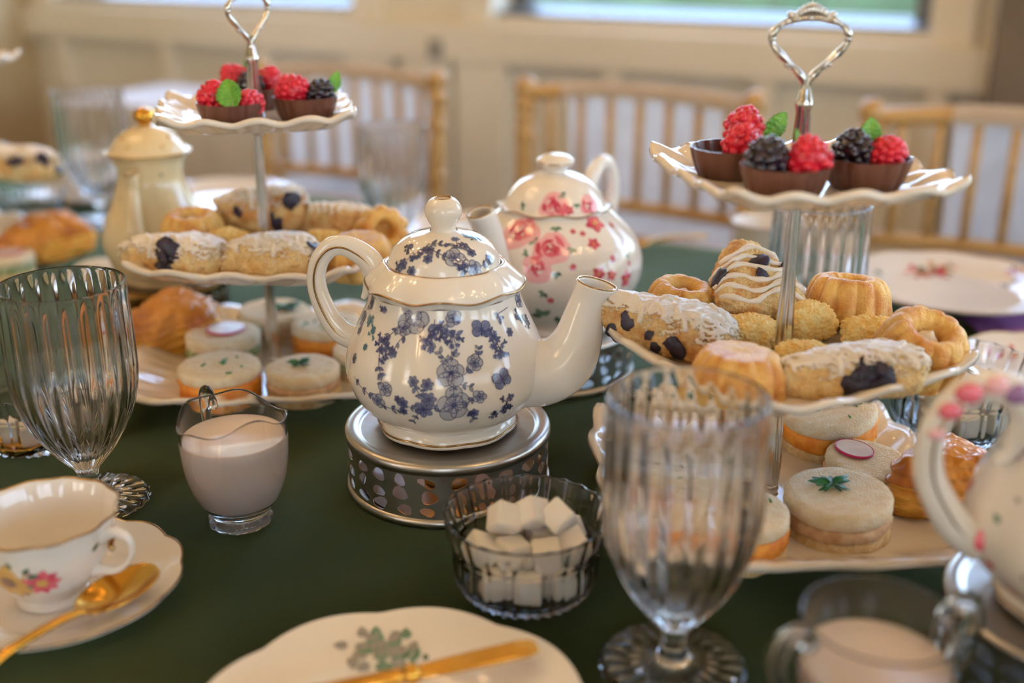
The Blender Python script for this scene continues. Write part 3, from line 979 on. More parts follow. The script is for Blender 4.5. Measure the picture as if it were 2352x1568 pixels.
def teapot(name, label, loc, glaze, body, collar, lid, knob, spout, srad, handle, hr, dirang, lobes, lobe_amp, gold, edge, lid_in_part=True,
           print_fn=None, tail=None, group=None):
    p = thing(name, label, 'teapot', loc, A, group)
    lm = (lambda t: 1 + lobe_amp * (abs(math.cos(t * lobes / 2 + .4)) - .6)) if lobes else (lambda t: 1.0)

    def mod(t, i, r, z):
        return r * lm(t), z
    MB().add(lathe(body, 128, mod)).build('body', glaze, p)
    zc = max(z for r, z in collar)
    c = MB().add(lathe(collar, 128, lambda t, i, r, z: (r * (1 + (lm(t) - 1) * 1.3), z + (0.0014 * math.cos(lobes * t) if z < zc - .010 else 0)))).build('collar', glaze, p) if collar else None
    l = MB().add(lathe(lid, 96)).build('lid', glaze, p)
    kn = MB().add(lathe(knob, 48)).build('knob', glaze, l)
    sp, tipring = spout_mesh(cr(spout, 5), [q[0] for q in cr([(r,) for r in srad], 5)], dirang=dirang)
    s = MB().add(sp).build('spout', glaze, p)
    MB().add(tube(tipring, 0.0007, 6, closed=True)).build('gold_lip', gold, s)
    hp = cr(handle, 6)
    n = len(hp)
    R = Matrix.Rotation(dirang, 3, 'Z')
    P3 = [R @ Vector((x, 0, z)) for x, z in hp]
    hh = MB().add(tube(P3, [hr * (1 + .15 * math.cos(2 * PI * i / n)) for i in range(n)], 14, 1.35, up=tuple(R @ Vector((0, 1, 0)))))
    if tail:
        tp = [R @ Vector((x, 0, z)) for x, z in cr(tail, 6)]
        hh.add(tube(tp, [hr * (1.0 - .75 * i / (len(tp) - 1)) for i in range(len(tp))], 12, 1.2, up=tuple(R @ Vector((0, 1, 0)))))
    hd = hh.build('handle', glaze, p)
    off = R @ Vector((0, -hr * .99, 0))
    MB().add(tube([q + off for q in P3], 0.0007, 6)).build('gold_line', gold, hd)
    # gilt edges
    for (r, z, wv) in edge:
        ring = [(r * (1 + (lm(t) - 1) * 1.3) * math.cos(t), r * (1 + (lm(t) - 1) * 1.3) * math.sin(t), z + (0.0014 * math.cos(lobes * t) if wv else 0)) for t in [2 * PI * k / 120 for k in range(120)]]
        MB().add(tube(ring, 0.0007, 6, closed=True)).build('gilt_edge', gold, p)
    if print_fn:
        print_fn(p, l, lm)
    return p


foot = [(0.044, 0.0), (0.0488, 0.0), (0.0492, 0.002), (0.0478, 0.0055), (0.0462, 0.0085)]
BB = cr([(.0455, .009), (.0525, .0135), (.0615, .022), (.068, .033), (.070, .043), (.0685, .055), (.064, .067), (.058, .080), (.0525, .092), (.0505, .100)], 8)
BL = cr([(.0385, .117), (.038, .120), (.0355, .1265), (.030, .1325), (.022, .137), (.012, .1395)], 8)


def pr_blue(p, l, lm):
    rng = random.Random(3)
    D = Decal(BB, lm)
    blue_print(D, BLUE_BODY, rng)
    blue_print(D, [e for e in BLUE_BODY if e[0] == 's' or not (-40 < e[1] < 0)], rng, 180)
    D.build('floral_print', p)
    D = Decal(BL)
    blue_print(D, BLUE_LID, rng)
    blue_print(D, BLUE_LID, rng, 180)
    D.build('floral_print', l)


warmer('silver perforated tea warmer under the blue floral teapot', -0.0460, 0.741, 0.0735, 'steel', 11, 'lit tealight inside the warmer under the blue floral teapot')
teapot('teapot', 'white teapot with blue flowers and butterflies, in the centre', W(-0.0460, 0.741, WARM_H), 'porcelain',
       foot + BB, [(.0505, .0995), (.0518, .1020), (.0540, .1048), (.0536, .1065), (.0505, .1100), (.0460, .1143), (.0425, .1175), (.0408, .1188), (.0390, .1178), (.037, .114)],
       BL + [(.0095, .1402)], cr([(.0095, .1395), (.0083, .1410), (.0084, .1435), (.0103, .1470), (.0125, .1520), (.0120, .1570), (.0090, .1610), (.0060, .1625), (.0050, .1615), (0, .1605)], 4),
       [(.048, .041), (.068, .042), (.083, .051), (.0915, .066), (.0955, .083), (.0995, .098), (.1030, .1075)], [.0255, .0242, .0215, .0175, .0140, .0120, .0130],
       [(-.048, .107), (-.052, .116), (-.060, .1225), (-.070, .1265), (-.080, .1245), (-.0880, .1155), (-.0915, .102), (-.0895, .088), (-.083, .073), (-.075, .063), (-.064, .0585)],
       .0058, rad(-9), 8, .03, 'gold_trim', [(.0542, .1049, True), (.0390, .1180, False), (.0490, .0030, False), (.0058, .1622, False)], print_fn=pr_blue,
       tail=[(-.054, .117), (-.0530, .106), (-.0550, .096), (-.0585, .089)])

ZS = 0.95
PB = [(r, z * ZS) for r, z in cr([(.050, .008), (.063, .022), (.073, .040), (.0765, .055), (.075, .070), (.069, .085), (.058, .098), (.0455, .110)], 8)]
PLD = [(r, z * ZS) for r, z in cr([(.0445, .112), (.040, .122), (.031, .133), (.021, .139), (.012, .1415)], 8)]


def pr_pink(p, l, lm):
    rng = random.Random(5)
    D = Decal(PB, lm)
    it = [(k, t, z * ZS, r) for k, t, z, r in PINK_BODY]
    rose_print(D, it, rng)
    rose_print(D, it, rng, 150)
    D.build('rose_print', p)
    D = Decal(PLD)
    it = [(k, t, z * ZS, r) for k, t, z, r in PINK_LID]
    rose_print(D, it, rng)
    rose_print(D, it, rng, 150)
    D.build('rose_print', l)


warmer('silver perforated tea warmer under the pink rose teapot', 0.037, 0.96, 0.073, 'steel', 12)
teapot('teapot', 'white teapot painted with pink roses, behind the blue floral one', W(0.037, 0.96, WARM_H), 'porcelain_white',
       [(0.046, 0.0), (0.053, 0.0), (0.0535, 0.002), (0.051, 0.006)] + PB, [(.0455, .1035), (.0470, .1045), (.0480, .1062), (.0465, .1072), (.042, .107)],
       PLD + [(.0095, .1350)], [(r, z * ZS) for r, z in cr([(.0105, .1405), (.0090, .143), (.0100, .146), (.0150, .149), (.0162, .1510), (.0150, .154), (.0090, .1575), (0, .1585)], 4)],
       [(.052, .032), (.072, .038), (.084, .056), (.087, .080), (.092, .103), (.101, .119)], [.026, .024, .0195, .0150, .0122, .0112],
       [(-.046, .094), (-.052, .114), (-.062, .126), (-.074, .131), (-.086, .125), (-.092, .108), (-.089, .086), (-.080, .066), (-.066, .053)],
       .0062, rad(-128), 8, .03, 'gold_trim', [(.0483, .1062, True), (.0530, .0025, False), (.0158, .1435, False)], print_fn=pr_pink)


def pr_small(p, l, lm):
    rng = random.Random(9)
    D = Decal(BB, lm)
    for k in range(115):
        t, z, r = rng.uniform(0, 2 * PI), rng.uniform(.016, .092), rng.uniform(3.5, 7.5)
        q = rng.random()
        if q < .35:
            mt = rng.choice(['print_rose_dark', 'print_brown', 'print_purple', 'print_rose'])
            for j in range(5):
                D.poly(mt, t, z, petal(0, 0, 2 * PI * j / 5 + k, r, r * .38, 6), 0.0003)
        else:
            D.poly(rng.choice(['print_leaf', 'print_leaf_dark', 'print_brown', 'print_grey']), t, z, petal(0, 0, k, r * 1.2, r * .36, 6), 0.0002)
    D.build('floral_print', p)
    # pink flowers painted on the handle
    hd = [c for c in p.children if c.name.startswith('handle')][0]
    m = MB()
    for (x, z, r, s) in [(-.086, .121, .0065, 0), (-.073, .1245, .006, 2), (-.094, .112, .0055, 0), (-.062, .120, .0065, 1), (-.099, .100, .004, 2), (-.066, .040, .008, 0)]:
        m.add(ball((x, -.0050 + x * .07, z + .0015), r * 1.15, 2, (1, .45, .75)), s)
    m.build('handle_flower', ['print_rose', 'print_purple', 'print_rose_pale'], hd)['kind'] = 'stuff'


warmer('tea warmer at the right edge under the handled teapot', 0.3050, 0.5110, 0.0735, 'steel', 13)
teapot('teapot', 'cream teapot with small scattered flowers, cut off by the right edge', W(0.3050, 0.5110, WARM_H), 'porcelain',
       foot + BB, [(.0505, .0995), (.0518, .1020), (.0540, .1048), (.0536, .1065), (.0505, .1100), (.0460, .1143), (.0425, .1175), (.0408, .1188), (.0390, .1178), (.037, .114)],
       BL + [(.0095, .1402)], cr([(.0095, .1395), (.0083, .1410), (.0084, .1435), (.0103, .1470), (.0125, .1520), (.0120, .1570), (.0090, .1610), (.0060, .1625), (.0050, .1615), (0, .1605)], 4),
       [(.050, .033), (.070, .033), (.086, .043), (.093, .060), (.0965, .078), (.102, .094), (.1065, .102)], [.029, .0275, .0245, .0195, .0145, .0120, .0122],
       [(-.050, .094), (-.052, .107), (-.060, .119), (-.073, .1245), (-.086, .121), (-.0965, .109), (-.1005, .094), (-.098, .076), (-.089, .059), (-.079, .046), (-.066, .036)],
       .0062, rad(4), 8, .03, 'gold_trim', [(.0542, .1049, True), (.0390, .1180, False), (.0490, .0030, False)], print_fn=pr_small,
       tail=[(-.054, .103), (-.056, .093), (-.060, .086), (-.066, .083)])

# tall coffee pot
CB = cr([(.036, .006), (.046, .020), (.0515, .038), (.052, .052), (.0475, .070), (.0385, .090), (.0325, .108), (.0315, .120), (.034, .132), (.0375, .138)], 6)


def pr_coffee(p, l, lm):
    rng = random.Random(21)
    D = Decal(CB, lm)
    for k in range(46):
        t, z, r = rng.uniform(0, 2 * PI), rng.uniform(.012, .12), rng.uniform(2.5, 5.0)
        if -1.9 < (t if t < PI else t - 2 * PI) < -1.1:
            continue
        D.poly(rng.choice(['print_brown', 'print_leaf_dark', 'print_yellow', 'print_rose_dark']), t, z, petal(0, 0, k, r, r * .36, 6), 0.0002)
    D.build('floral_print', p)
    D = Decal([(.036, .1415), (.033, .148), (.026, .157), (.015, .164)])
    for k in range(14):
        D.poly(rng.choice(['print_brown', 'print_yellow', 'gold']), 2 * PI * k / 14, .150 + .006 * (k % 2), petal(0, 0, k, 4.5, 1.6, 6), 0.0003)
    D.build('floral_print', l)


warmer('brass perforated tea warmer under the tall cream coffee pot', -0.355, 1.10, 0.066, 'brass', 14)
teapot('coffee_pot', 'tall cream coffee pot with gilt knob at the left back', W(-0.355, 1.10, WARM_H - 0.004), 'porcelain_cream',
       [(0.030, 0.0), (0.038, 0.0), (0.0385, 0.003), (0.0355, 0.006)] + CB, [(.0375, .138), (.0405, .1395), (.0408, .1405), (.037, .1418), (.033, .1418)],
       cr([(.0355, .1415), (.033, .148), (.026, .157), (.015, .164), (.006, .167)], 6), cr([(.006, .1655), (.0055, .168), (.009, .172), (.0105, .177), (.008, .183), (0, .186)], 5),
       [(.038, .040), (.052, .046), (.059, .066), (.055, .090), (.050, .112), (.052, .128)], [.015, .0135, .0105, .0080, .0068, .0075],
       [(-.030, .122), (-.042, .138), (-.058, .142), (-.072, .130), (-.080, .108), (-.076, .08), (-.064, .056), (-.048, .044)],
       .0052, rad(-92), 8, .015, 'gold_trim', [(.0410, .1402, False), (.0385, .0030, False)], print_fn=pr_coffee)
[o for o in COL.objects if o.name == 'coffee_pot'][0].scale = (1.0, 1.0, 0.93)
for o in bpy.data.objects:
    if o.name.startswith('knob') and o.parent and o.parent.parent and o.parent.parent.name.startswith('coffee_pot'):
        o.data.materials[0] = MATS['gold']
        o['label'] = 'gilt knob'


# ------------------------------------------------------------------ cake stands
def square_plate(rc, rot, rim=0.015):
    NA, NT = 176, 22
    h = rc / 1.30
    v, f = [(0, 0, 0)], []
    for i in range(NA):
        ph = 2 * PI * i / NA
        base = h * (abs(math.cos(ph)) ** 7 + abs(math.sin(ph)) ** 7) ** (-1 / 7)
        ps = (ph + PI / 4) % (PI / 2) - PI / 4
        s = math.tan(ps)
        bump = .5 + .5 * math.cos(4 * PI * s)
        R = base * (1 + .042 * (bump - .6))
        for j in range(1, NT + 1):
            t = j / NT
            q = max(0, (t - .70) / .30)
            q = q * q * (3 - 2 * q) * .6 + q * .4
            z = q * (rim * (1 + .35 * abs(s) ** 3) + .0045 * (bump - .5) * q)
            a = ph + rot
            v.append((R * t * math.cos(a), R * t * math.sin(a), z + (0.0009 * math.sin(ph * 36) * math.sin(PI * min(1, q)) if 0 < q < 1 else 0)))
    for i in range(NA):
        a, b = 1 + i * NT, 1 + ((i + 1) % NA) * NT
        f.append((0, a, b))
        for j in range(NT - 1):
            f.append((a + j, a + j + 1, b + j + 1, b + j))
    return v, f


TIERS = (0.010, 0.108, 0.227)


def cake_stand(label, x, y, corners, hrot, mid=0.127):
    """corners: angle of one corner of each plate, bottom to top"""
    s = thing('cake_stand', label, 'cake stand', W(x, y), A)
    for z, rc, c, rm in zip(TIERS, (0.154, mid, 0.102), corners, (.015, .013, .0095)):
        MB().add(square_plate(rc, rad(c - 45), rm)).build('plate', 'porcelain_emboss', s, solid=0.0045, offset=-1, loc=(0, 0, z))
    MB().add(lathe([(.055, 0.0), (.058, 0.0), (.0585, .004), (.055, .0062), (.052, .004), (.054, .001)], 64)).build('foot_ring', 'porcelain_emboss', s)

    def fl(t, i, r, z):
        return r * (1 + .14 * math.cos(7 * t)), z
    for z0, z1 in ((TIERS[0], TIERS[1] - .0045), (TIERS[1], TIERS[2] - .0045)):
        m = MB().add(lathe(cr([(.0045, z0 + .012), (.0052, z0 + .03), (.0040, z0 + .06), (.0034, z1 - .006)], 5), 42, fl))
        m.add(lathe([(.0005, z0), (.0105, z0 + .0005), (.0105, z0 + .002), (.006, z0 + .004), (.0045, z0 + .006), (.0056, z0 + .009), (.0045, z0 + .012), (.001, z0 + .013)], 28))
        m.add(lathe([(.0005, z1 - .006), (.0048, z1 - .006), (.0085, z1 - .001), (.0085, z1), (.0005, z1)], 28))
        m.build('rod', 'silver', s)
    z0 = TIERS[2]
    h = MB()
    h.add(lathe([(.0005, z0), (.0105, z0 + .0005), (.0105, z0 + .002), (.006, z0 + .004), (.0052, z0 + .02), (.0040, z0 + .046), (.0048, z0 + .050), (.0052, z0 + .052), (.0040, z0 + .054), (.0030, z0 + .060), (.001, z0 + .064)], 35, fl))
    R = Matrix.Rotation(rad(hrot), 3, 'Z')
    zz = z0 + .060
    for sg in (-1, 1):
        pts = cr([(sg * .0010, zz), (sg * .0025, zz + .006), (sg * .0080, zz + .0125), (sg * .0165, zz + .020), (sg * .0222, zz + .027), (sg * .0220, zz + .033), (sg * .0170, zz + .038), (sg * .0100, zz + .0405), (0, zz + .0412)], 5)
        h.add(tube([R @ Vector((a, 0, b)) for a, b in pts], [.0021 - .0004 * math.sin(i * .7) for i in range(len(pts))], 10))
        for (a, b, r) in [(.0125, zz + .0145, .0019), (.0105, zz + .0128, .0014), (.0225, zz + .0295, .0024)]:
            h.add(ball(R @ Vector((sg * a, 0, b)), r, 2))
    hd = h.build('handle', 'silver', s)
    c = MB()
    for k in range(9):
        a = (k - 4) / 4
        c.add(ball(R @ Vector((a * .0095, 0, zz + .0425 + .0035 * (1 - a * a))), .0022, 2, (.75, 1.2, 2.2 - 1.0 * abs(a))))
    for sg in (-1, 1):
        c.add(ball(R @ Vector((sg * .0125, 0, zz + .0430)), .0024, 2))
    c.build('crown', 'silver', hd)
    return s


RX, RY = 0.177, 0.693
LX, LY = -0.211, 0.940
FX, FY = -0.66, 1.30
cake_stand('three-tier white cake stand on the right with silver loop handle', RX, RY, (137, 164, 147), 0, 0.1195)
cake_stand('three-tier white cake stand on the left behind the milk jug', LX, LY, (-130, -140, -122), 58)
cake_stand('three-tier cake stand mostly outside the left edge', FX, FY, (10, 5, 20), 40)


# ------------------------------------------------------------------ food
def place(o, x, y, z, rot=(0, 0, 0)):
    o.location = W(x, y, z)
    o.rotation_euler = (Matrix.Rotation(A, 3, 'Z') @ Matrix.Rotation(rot[2], 3, 'Z') @ Matrix.Rotation(rot[1], 3, 'Y') @ Matrix.Rotation(rot[0], 3, 'X')).to_euler()
    return o


def berry_mesh(r, hs, n, dr, seed, taper=.35):
    rng = random.Random(seed)
    m = MB()
    m.add(ball((0, 0, 0), r * .90, 3, (1, 1, hs)))
    for i in range(n):
        z = 1 - 2 * (i + .5) / n
        a = i * 2.39996 + rng.uniform(-.1, .1)
        q = math.sqrt(1 - z * z) * (1 - taper * max(0, z))
        m.add(ball((q * r * .9 * math.cos(a), q * r * .9 * math.sin(a), z * r * hs * .92), dr * rng.uniform(.9, 1.1), 2))
    return m


def raspberry(label, x, y, z, rot=(0, 0, 0), r=.0108, seed=1):
    tag(place(berry_mesh(r, 1.08, 58, .0027, seed).build('raspberry', 'raspberry'), x, y, z, rot), label, 'raspberry', 'raspberries on the tarts')


def blackberry(label, x, y, z, rot=(0, 0, 0), r=.0110, seed=1):
    tag(place(berry_mesh(r, 1.0, 46, .0029, seed, .2).build('blackberry', 'blackberry'), x, y, z, rot), label, 'blackberry', 'blackberries on the tarts')


def mint(label, x, y, z, L, wd, rot):
    """leaf standing on its stem end, blade in the local xz plane"""
    n, mside = 22, 4
    v, f = [], []
    for i in range(n + 1):
        t = i / n
        w = wd * (math.sin(PI * min(1, t * .94 + .05)) ** .75) * (1 + (.12 if i % 2 else -.06)) * (1 if t < .97 else .2)
        for j in range(-mside, mside + 1):
            s = j / mside
            v.append((s * w, -.22 * abs(s) * w * 1.3 + .10 * L * t * t + .0006 * math.sin(t * 40 + abs(s) * 6), L * t))
    c = 2 * mside + 1
    for i in range(n):
        for j in range(c - 1):
            f.append((i * c + j, i * c + j + 1, (i + 1) * c + j + 1, (i + 1) * c + j))
    o = place(MB().add((v, f)).build('mint_leaf', 'mint', solid=0.0005, offset=0), x, y, z, rot)
    tag(o, label, 'mint leaf', 'mint leaves on the tarts')
    vm = MB().add(tube([(0, .10 * L * (k / 8) ** 2 - .0003, L * k / 8) for k in range(9)], [.0006 - .00005 * k for k in range(9)], 5))
    for k in range(1, 7):
        t = k / 8
        w = wd * math.sin(PI * (t * .94 + .05)) ** .75 * .8
        for s in (-1, 1):
            vm.add(tube([(0, .10 * L * t * t - .0003, L * t), (s * w, -.22 * w * 1.3 + .10 * L * (t + .12) ** 2 - .0003, L * (t + .12))], [.00035, .0002], 4))
    vm.build('veins', 'mint_vein', o)


def tart(label, x, y, z, rz=0.0):
    t = thing('chocolate_tart', label, 'tart', W(x, y, z), A + rz, 'chocolate berry tarts on the cake stands')
    prof = [(0, 0), (.0165, 0), (.0185, .0012), (.0225, .008), (.0252, .016), (.0262, .0205), (.0266, .0225), (.0254, .0225), (.0242, .018), (.0215, .012)]
    MB().add(lathe(prof, 112, lambda a, i, r, zz: (r * (1 - .055 * (1 - abs(math.cos(7 * a)) ** .5)), zz))).build('cup', 'chocolate', t, angle=70)
    MB().add(lathe([(0, .0165), (.010, .0162), (.0185, .0155), (.0225, .0145)], 40, lambda a, i, r, zz: (r, zz + .0008 * math.sin(3 * a + i)))).build('cream', 'chocolate_cream', t)
    return t


TZT = TIERS[2] + .0004
RT = [(.138, .708), (.159, .652), (.213, .675)]
tart('chocolate tart with two raspberries, leftmost on the right stand', *RT[0], TZT)
tart('chocolate tart with a blackberry and raspberry, front one on the right stand', *RT[1], TZT, .3)
tart('chocolate tart with a mint leaf between blackberry and raspberry, rightmost on the right stand', *RT[2], TZT, .6)
x, y = RT[0]
raspberry('upper raspberry in the leftmost tart on the right stand', x + .008, y + .006, TZT + .034, (-.5, .3, 0), .0120, 1)
raspberry('lower raspberry in the leftmost tart on the right stand', x + .0045, y - .0085, TZT + .0265, (.6, -.4, .5), .0122, 2)
mint('long mint leaf rising from the leftmost tart on the right stand', x + .020, y + .004, TZT + .026, .022, .0065, (0, .75, .2))
x, y = RT[1]
blackberry('blackberry in the front tart on the right stand', x - .0115, y - .001, TZT + .0262, (.3, .4, 0), .0122, 3)
raspberry('raspberry in the front tart on the right stand', x + .0125, y - .002, TZT + .0262, (.2, -.3, 0), .0128, 4)
mint('small mint leaf behind the raspberry of the front tart on the right stand', x + .008, y + .014, TZT + .030, .011, .0045, (-.2, .5, .8))
x, y = RT[2]
blackberry('blackberry in the rightmost tart on the right stand', x - .0085, y + .002, TZT + .0260, (.2, 0, .4), .0118, 5)
raspberry('raspberry in the rightmost tart on the right stand', x + .0115, y - .003, TZT + .0245, (.9, .3, 0), .0108, 6)
mint('upright mint leaf in the rightmost tart on the right stand', x + .001, y + .010, TZT + .024, .020, .0078, (.1, .12, .2))
LT = [(-.221, .898), (-.223, .985), (-.168, .930)]
tart('chocolate tart with a broad mint leaf in front, leftmost on the left stand', *LT[0], TZT, .2)
tart('chocolate tart behind the silver rod of the left stand', *LT[1], TZT, .5)
tart('chocolate tart nearest the chairs, rightmost on the left stand', *LT[2], TZT, .1)
x, y = LT[0]
raspberry('left raspberry in the leftmost tart on the left stand', x - .013, y, TZT + .0265, (.3, .3, 0), .0122, 7)
raspberry('right raspberry in the leftmost tart on the left stand', x + .0155, y - .002, TZT + .0215, (.9, -.2, 0), .0108, 8)
mint('broad mint leaf leaning on the front of the leftmost tart, left stand', x + .007, y - .0165, TZT + .020, .023, .0105, (-.15, -.35, -.2))
x, y = LT[1]
raspberry('left raspberry in the tart behind the rod of the left stand', x - .013, y - .003, TZT + .0295, (.3, -.6, 0), .0125, 9)
blackberry('blackberry in the tart behind the rod of the left stand', x + .002, y - .012, TZT + .0255, (.3, .2, 0), .0118, 10)
raspberry('right raspberry in the tart behind the rod of the left stand', x + .015, y, TZT + .0275, (.2, .5, 0), .0118, 11)
mint('mint leaf in the tart behind the rod of the left stand', x + .001, y + .011, TZT + .032, .018, .006, (.1, -.2, 0))
x, y = LT[2]
raspberry('raspberry in the rightmost tart on the left stand', x - .0095, y - .002, TZT + .0275, (.2, 1.1, 0), .0132, 12)
blackberry('blackberry in the rightmost tart on the left stand', x + .0125, y + .002, TZT + .0245, (.2, .9, 0), .0110, 13)
mint('mint leaf at the edge of the rightmost tart on the left stand', x + .019, y + .004, TZT + .023, .020, .0055, (.1, .45, .5))


# pastries -----------------------------------------------------------
def scone(label, x, y, z, l, w, h, rot, seed, berries=(), icing='full', material='scone', tri=0.55, pp=3.2):
    def S(d):
        ph = math.atan2(d.y / w, d.x / l)
        G = sum(max(0, math.cos(ph - k * 2 * PI / 3)) ** 5 for k in range(3)) ** .2
        G = 1 * (1 - tri) + tri * G * 1.25
        rho = math.hypot(d.x / l, d.y / w) * G
        N = (rho ** pp + abs(d.z / (h * .5)) ** pp) ** (1 / pp)
        p = d / N
        p *= 1 + .10 * nz(p, 70, seed) + .06 * nz(p, 170, seed) + .035 * nz(p, 420, seed) + .02 * nz(p, 900, seed)
        p.z = max(p.z, -h * .44) + h * .44
        return p
    v, f = star(S, 6)
    o = place(MB().add((v, f)).build('scone', material), x, y, z, rot)
    tag(o, label, 'scone', 'blueberry scones on the cake stands')
    bvh = BVHTree.FromPolygons(v, f)
    for (dx, dy, dz, r) in berries:
        hit, nn, _, _ = bvh.ray_cast(Vector((0, 0, h * .45)) + Vector((dx, dy, dz)).normalized() * .2, -Vector((dx, dy, dz)).normalized())
        if hit is None:
            continue

        def B(d, r=r, hit=hit):
            q = Vector(d) * r * 1.35 * (1 + .38 * nz(d, 1.3, seed + hit.x * 90) + .10 * nz(d, 3.5, seed))
            return hit - nn * r * .12 + q - nn * q.dot(nn) * .66
        MB().add(star(B, 3)).build('blueberry', 'blueberry', o)
    if icing == 'full':
        fm = []
        for q in f:
            a, b, c = Vector(v[q[0]]), Vector(v[q[1]]), Vector(v[q[2]])
            nn = (b - a).cross(c - a).normalized()
            ce = (a + b + c) / 3
            if nn.z > .42 + .5 * nz(ce, 110, seed + 3) and ce.z > h * .45:
                fm.append(q)
        used = sorted({i for q in fm for i in q})
        ix = {q: i for i, q in enumerate(used)}
        nv = []
        for i in used:
            p = Vector(v[i])
            nv.append(tuple(p + (p - Vector((0, 0, h * .3))).normalized() * .0005))
        MB().add((nv, [tuple(ix[i] for i in q) for q in fm])).build('icing', 'icing', o, solid=.0009, offset=1)
    if icing in ('lines', 'full'):
        m = MB()
        k = 6 if icing == 'lines' else 4
        for i in range(k):
            xx = l * (-.7 + 1.35 * (i + .5) / k)
            pts = []
            for j in range(19):
                yy = w * (-.98 + 1.96 * j / 18)
                hit, nn, _, _ = bvh.ray_cast(Vector((xx + .18 * l * math.sin(j * .5 + i) * .6, yy, .2)), Vector((0, 0, -1)))
                if hit is not None and hit.z > h * .25:
                    pts.append(hit + nn * .0004)
            if len(pts) > 3:
                m.add(tube(pts, [.0019 * (1 + .25 * math.sin(q * 1.3 + i)) for q in range(len(pts))], 8))
        m.build('drizzle', 'icing', o)


def bundt(label, x, y, z, R, h, rot, seed, nf=10, cream=True):
    hole = cream or rot[0] > 1
    prof = cr([(.0, .002), (R * .55, .0), (R * .92, .0), (R, h * .10), (R * .97, h * .40), (R * .90, h * .72), (R * .76, h * .95)] + ([(R * .56, h * 1.0), (R * .40, h * .92), (R * .32, h * .72), (R * .27, h * .5), (0, h * .46)] if hole else [(R * .60, h * 1.0), (R * .30, h * 1.0), (0, h * .99)]), 4)

    def mod(t, i, r, zz):
        k = .15 * (abs(math.cos(t * nf / 2)) ** .7 - .6) * (r / R) ** 1.0 * (1 if zz > h * .06 else .3)
        q = .03 * nz((math.cos(t) * r * 40, math.sin(t) * r * 40, zz * 60), 1.6, seed)
        return r * (1 + k + q), zz + .0006 * nz((math.cos(t), math.sin(t), zz * 40), 3, seed)
    o = place(MB().add(lathe(prof, 120, mod)).build('bundt_cake', 'bundt'), x, y, z, rot)
    tag(o, label, 'bundt cake', 'mini bundt cakes on the cake stands')
    if cream:
        def S(d):
            return Vector((d.x * R * .27, d.y * R * .27, h * .62 + (d.z * .5 + .4 * max(d.z, 0) ** 3) * R * .32)) * (1 + .1 * nz(d, 2, seed))
        MB().add(star(S, 3)).build('cream_filling', 'icing', o)


def crumble(label, x, y, z, a, b, h, rot, seed):
    def S(d):
        N = (abs(d.x / a) ** 2.6 + abs(d.y / b) ** 2.6 + abs(d.z / (h * .5)) ** 2.6) ** (1 / 2.6)
        p = d / N
        c = noise.voronoi(Vector((p.x, p.y, p.z)) * 420 + Vector((seed * 9, 0, 0)))[0][0]
        p *= 1 + .20 * nz(p, 80, seed) + .04 * nz(p, 200, seed) - .18 * min(c, .8) + .10
        p.z = max(p.z, -h * .42) + h * .42
        return p
    tag(place(MB().add(star(S, 6)).build('crumble_bar', 'crumble'), x, y, z, rot), label, 'crumble bar', 'crumble bars on the cake stands')


def turnover(label, x, y, z, l, w, h, rot, seed):
    def S(d):
        ph = math.atan2(d.y / w, d.x / l)
        G = sum(max(0, math.cos(ph - k * 2 * PI / 3)) ** 6 for k in range(3)) ** (1 / 6)
        rho = math.hypot(d.x / l, d.y / w) * (.35 + .8 * G)
        N = (rho ** 2.4 + abs(d.z / (h * .5)) ** 2.4) ** (1 / 2.4)
        p = d / N
        lay = .035 * math.sin(p.z * 900 + 3 * nz(p, 40, seed)) * (abs(d.z) < .7)
        p = Vector((p.x * (1 + lay), p.y * (1 + lay), p.z)) * (1 + .16 * nz(p, 45, seed) + .06 * nz(p, 130, seed) + .025 * nz(p, 300, seed))
        p.z = max(p.z, -h * .40) + h * .40
        return p
    v, f = star(S, 6)
    o = MB().add((v, f))
    o.m = [1 if sum(v[i][2] for i in q) / 3 < h * .52 else 0 for q in f]
    tag(place(o.build('turnover', ['pastry', 'pastry_side']), x, y, z, rot), label, 'turnover', 'golden puff pastry turnovers on the cake stands')


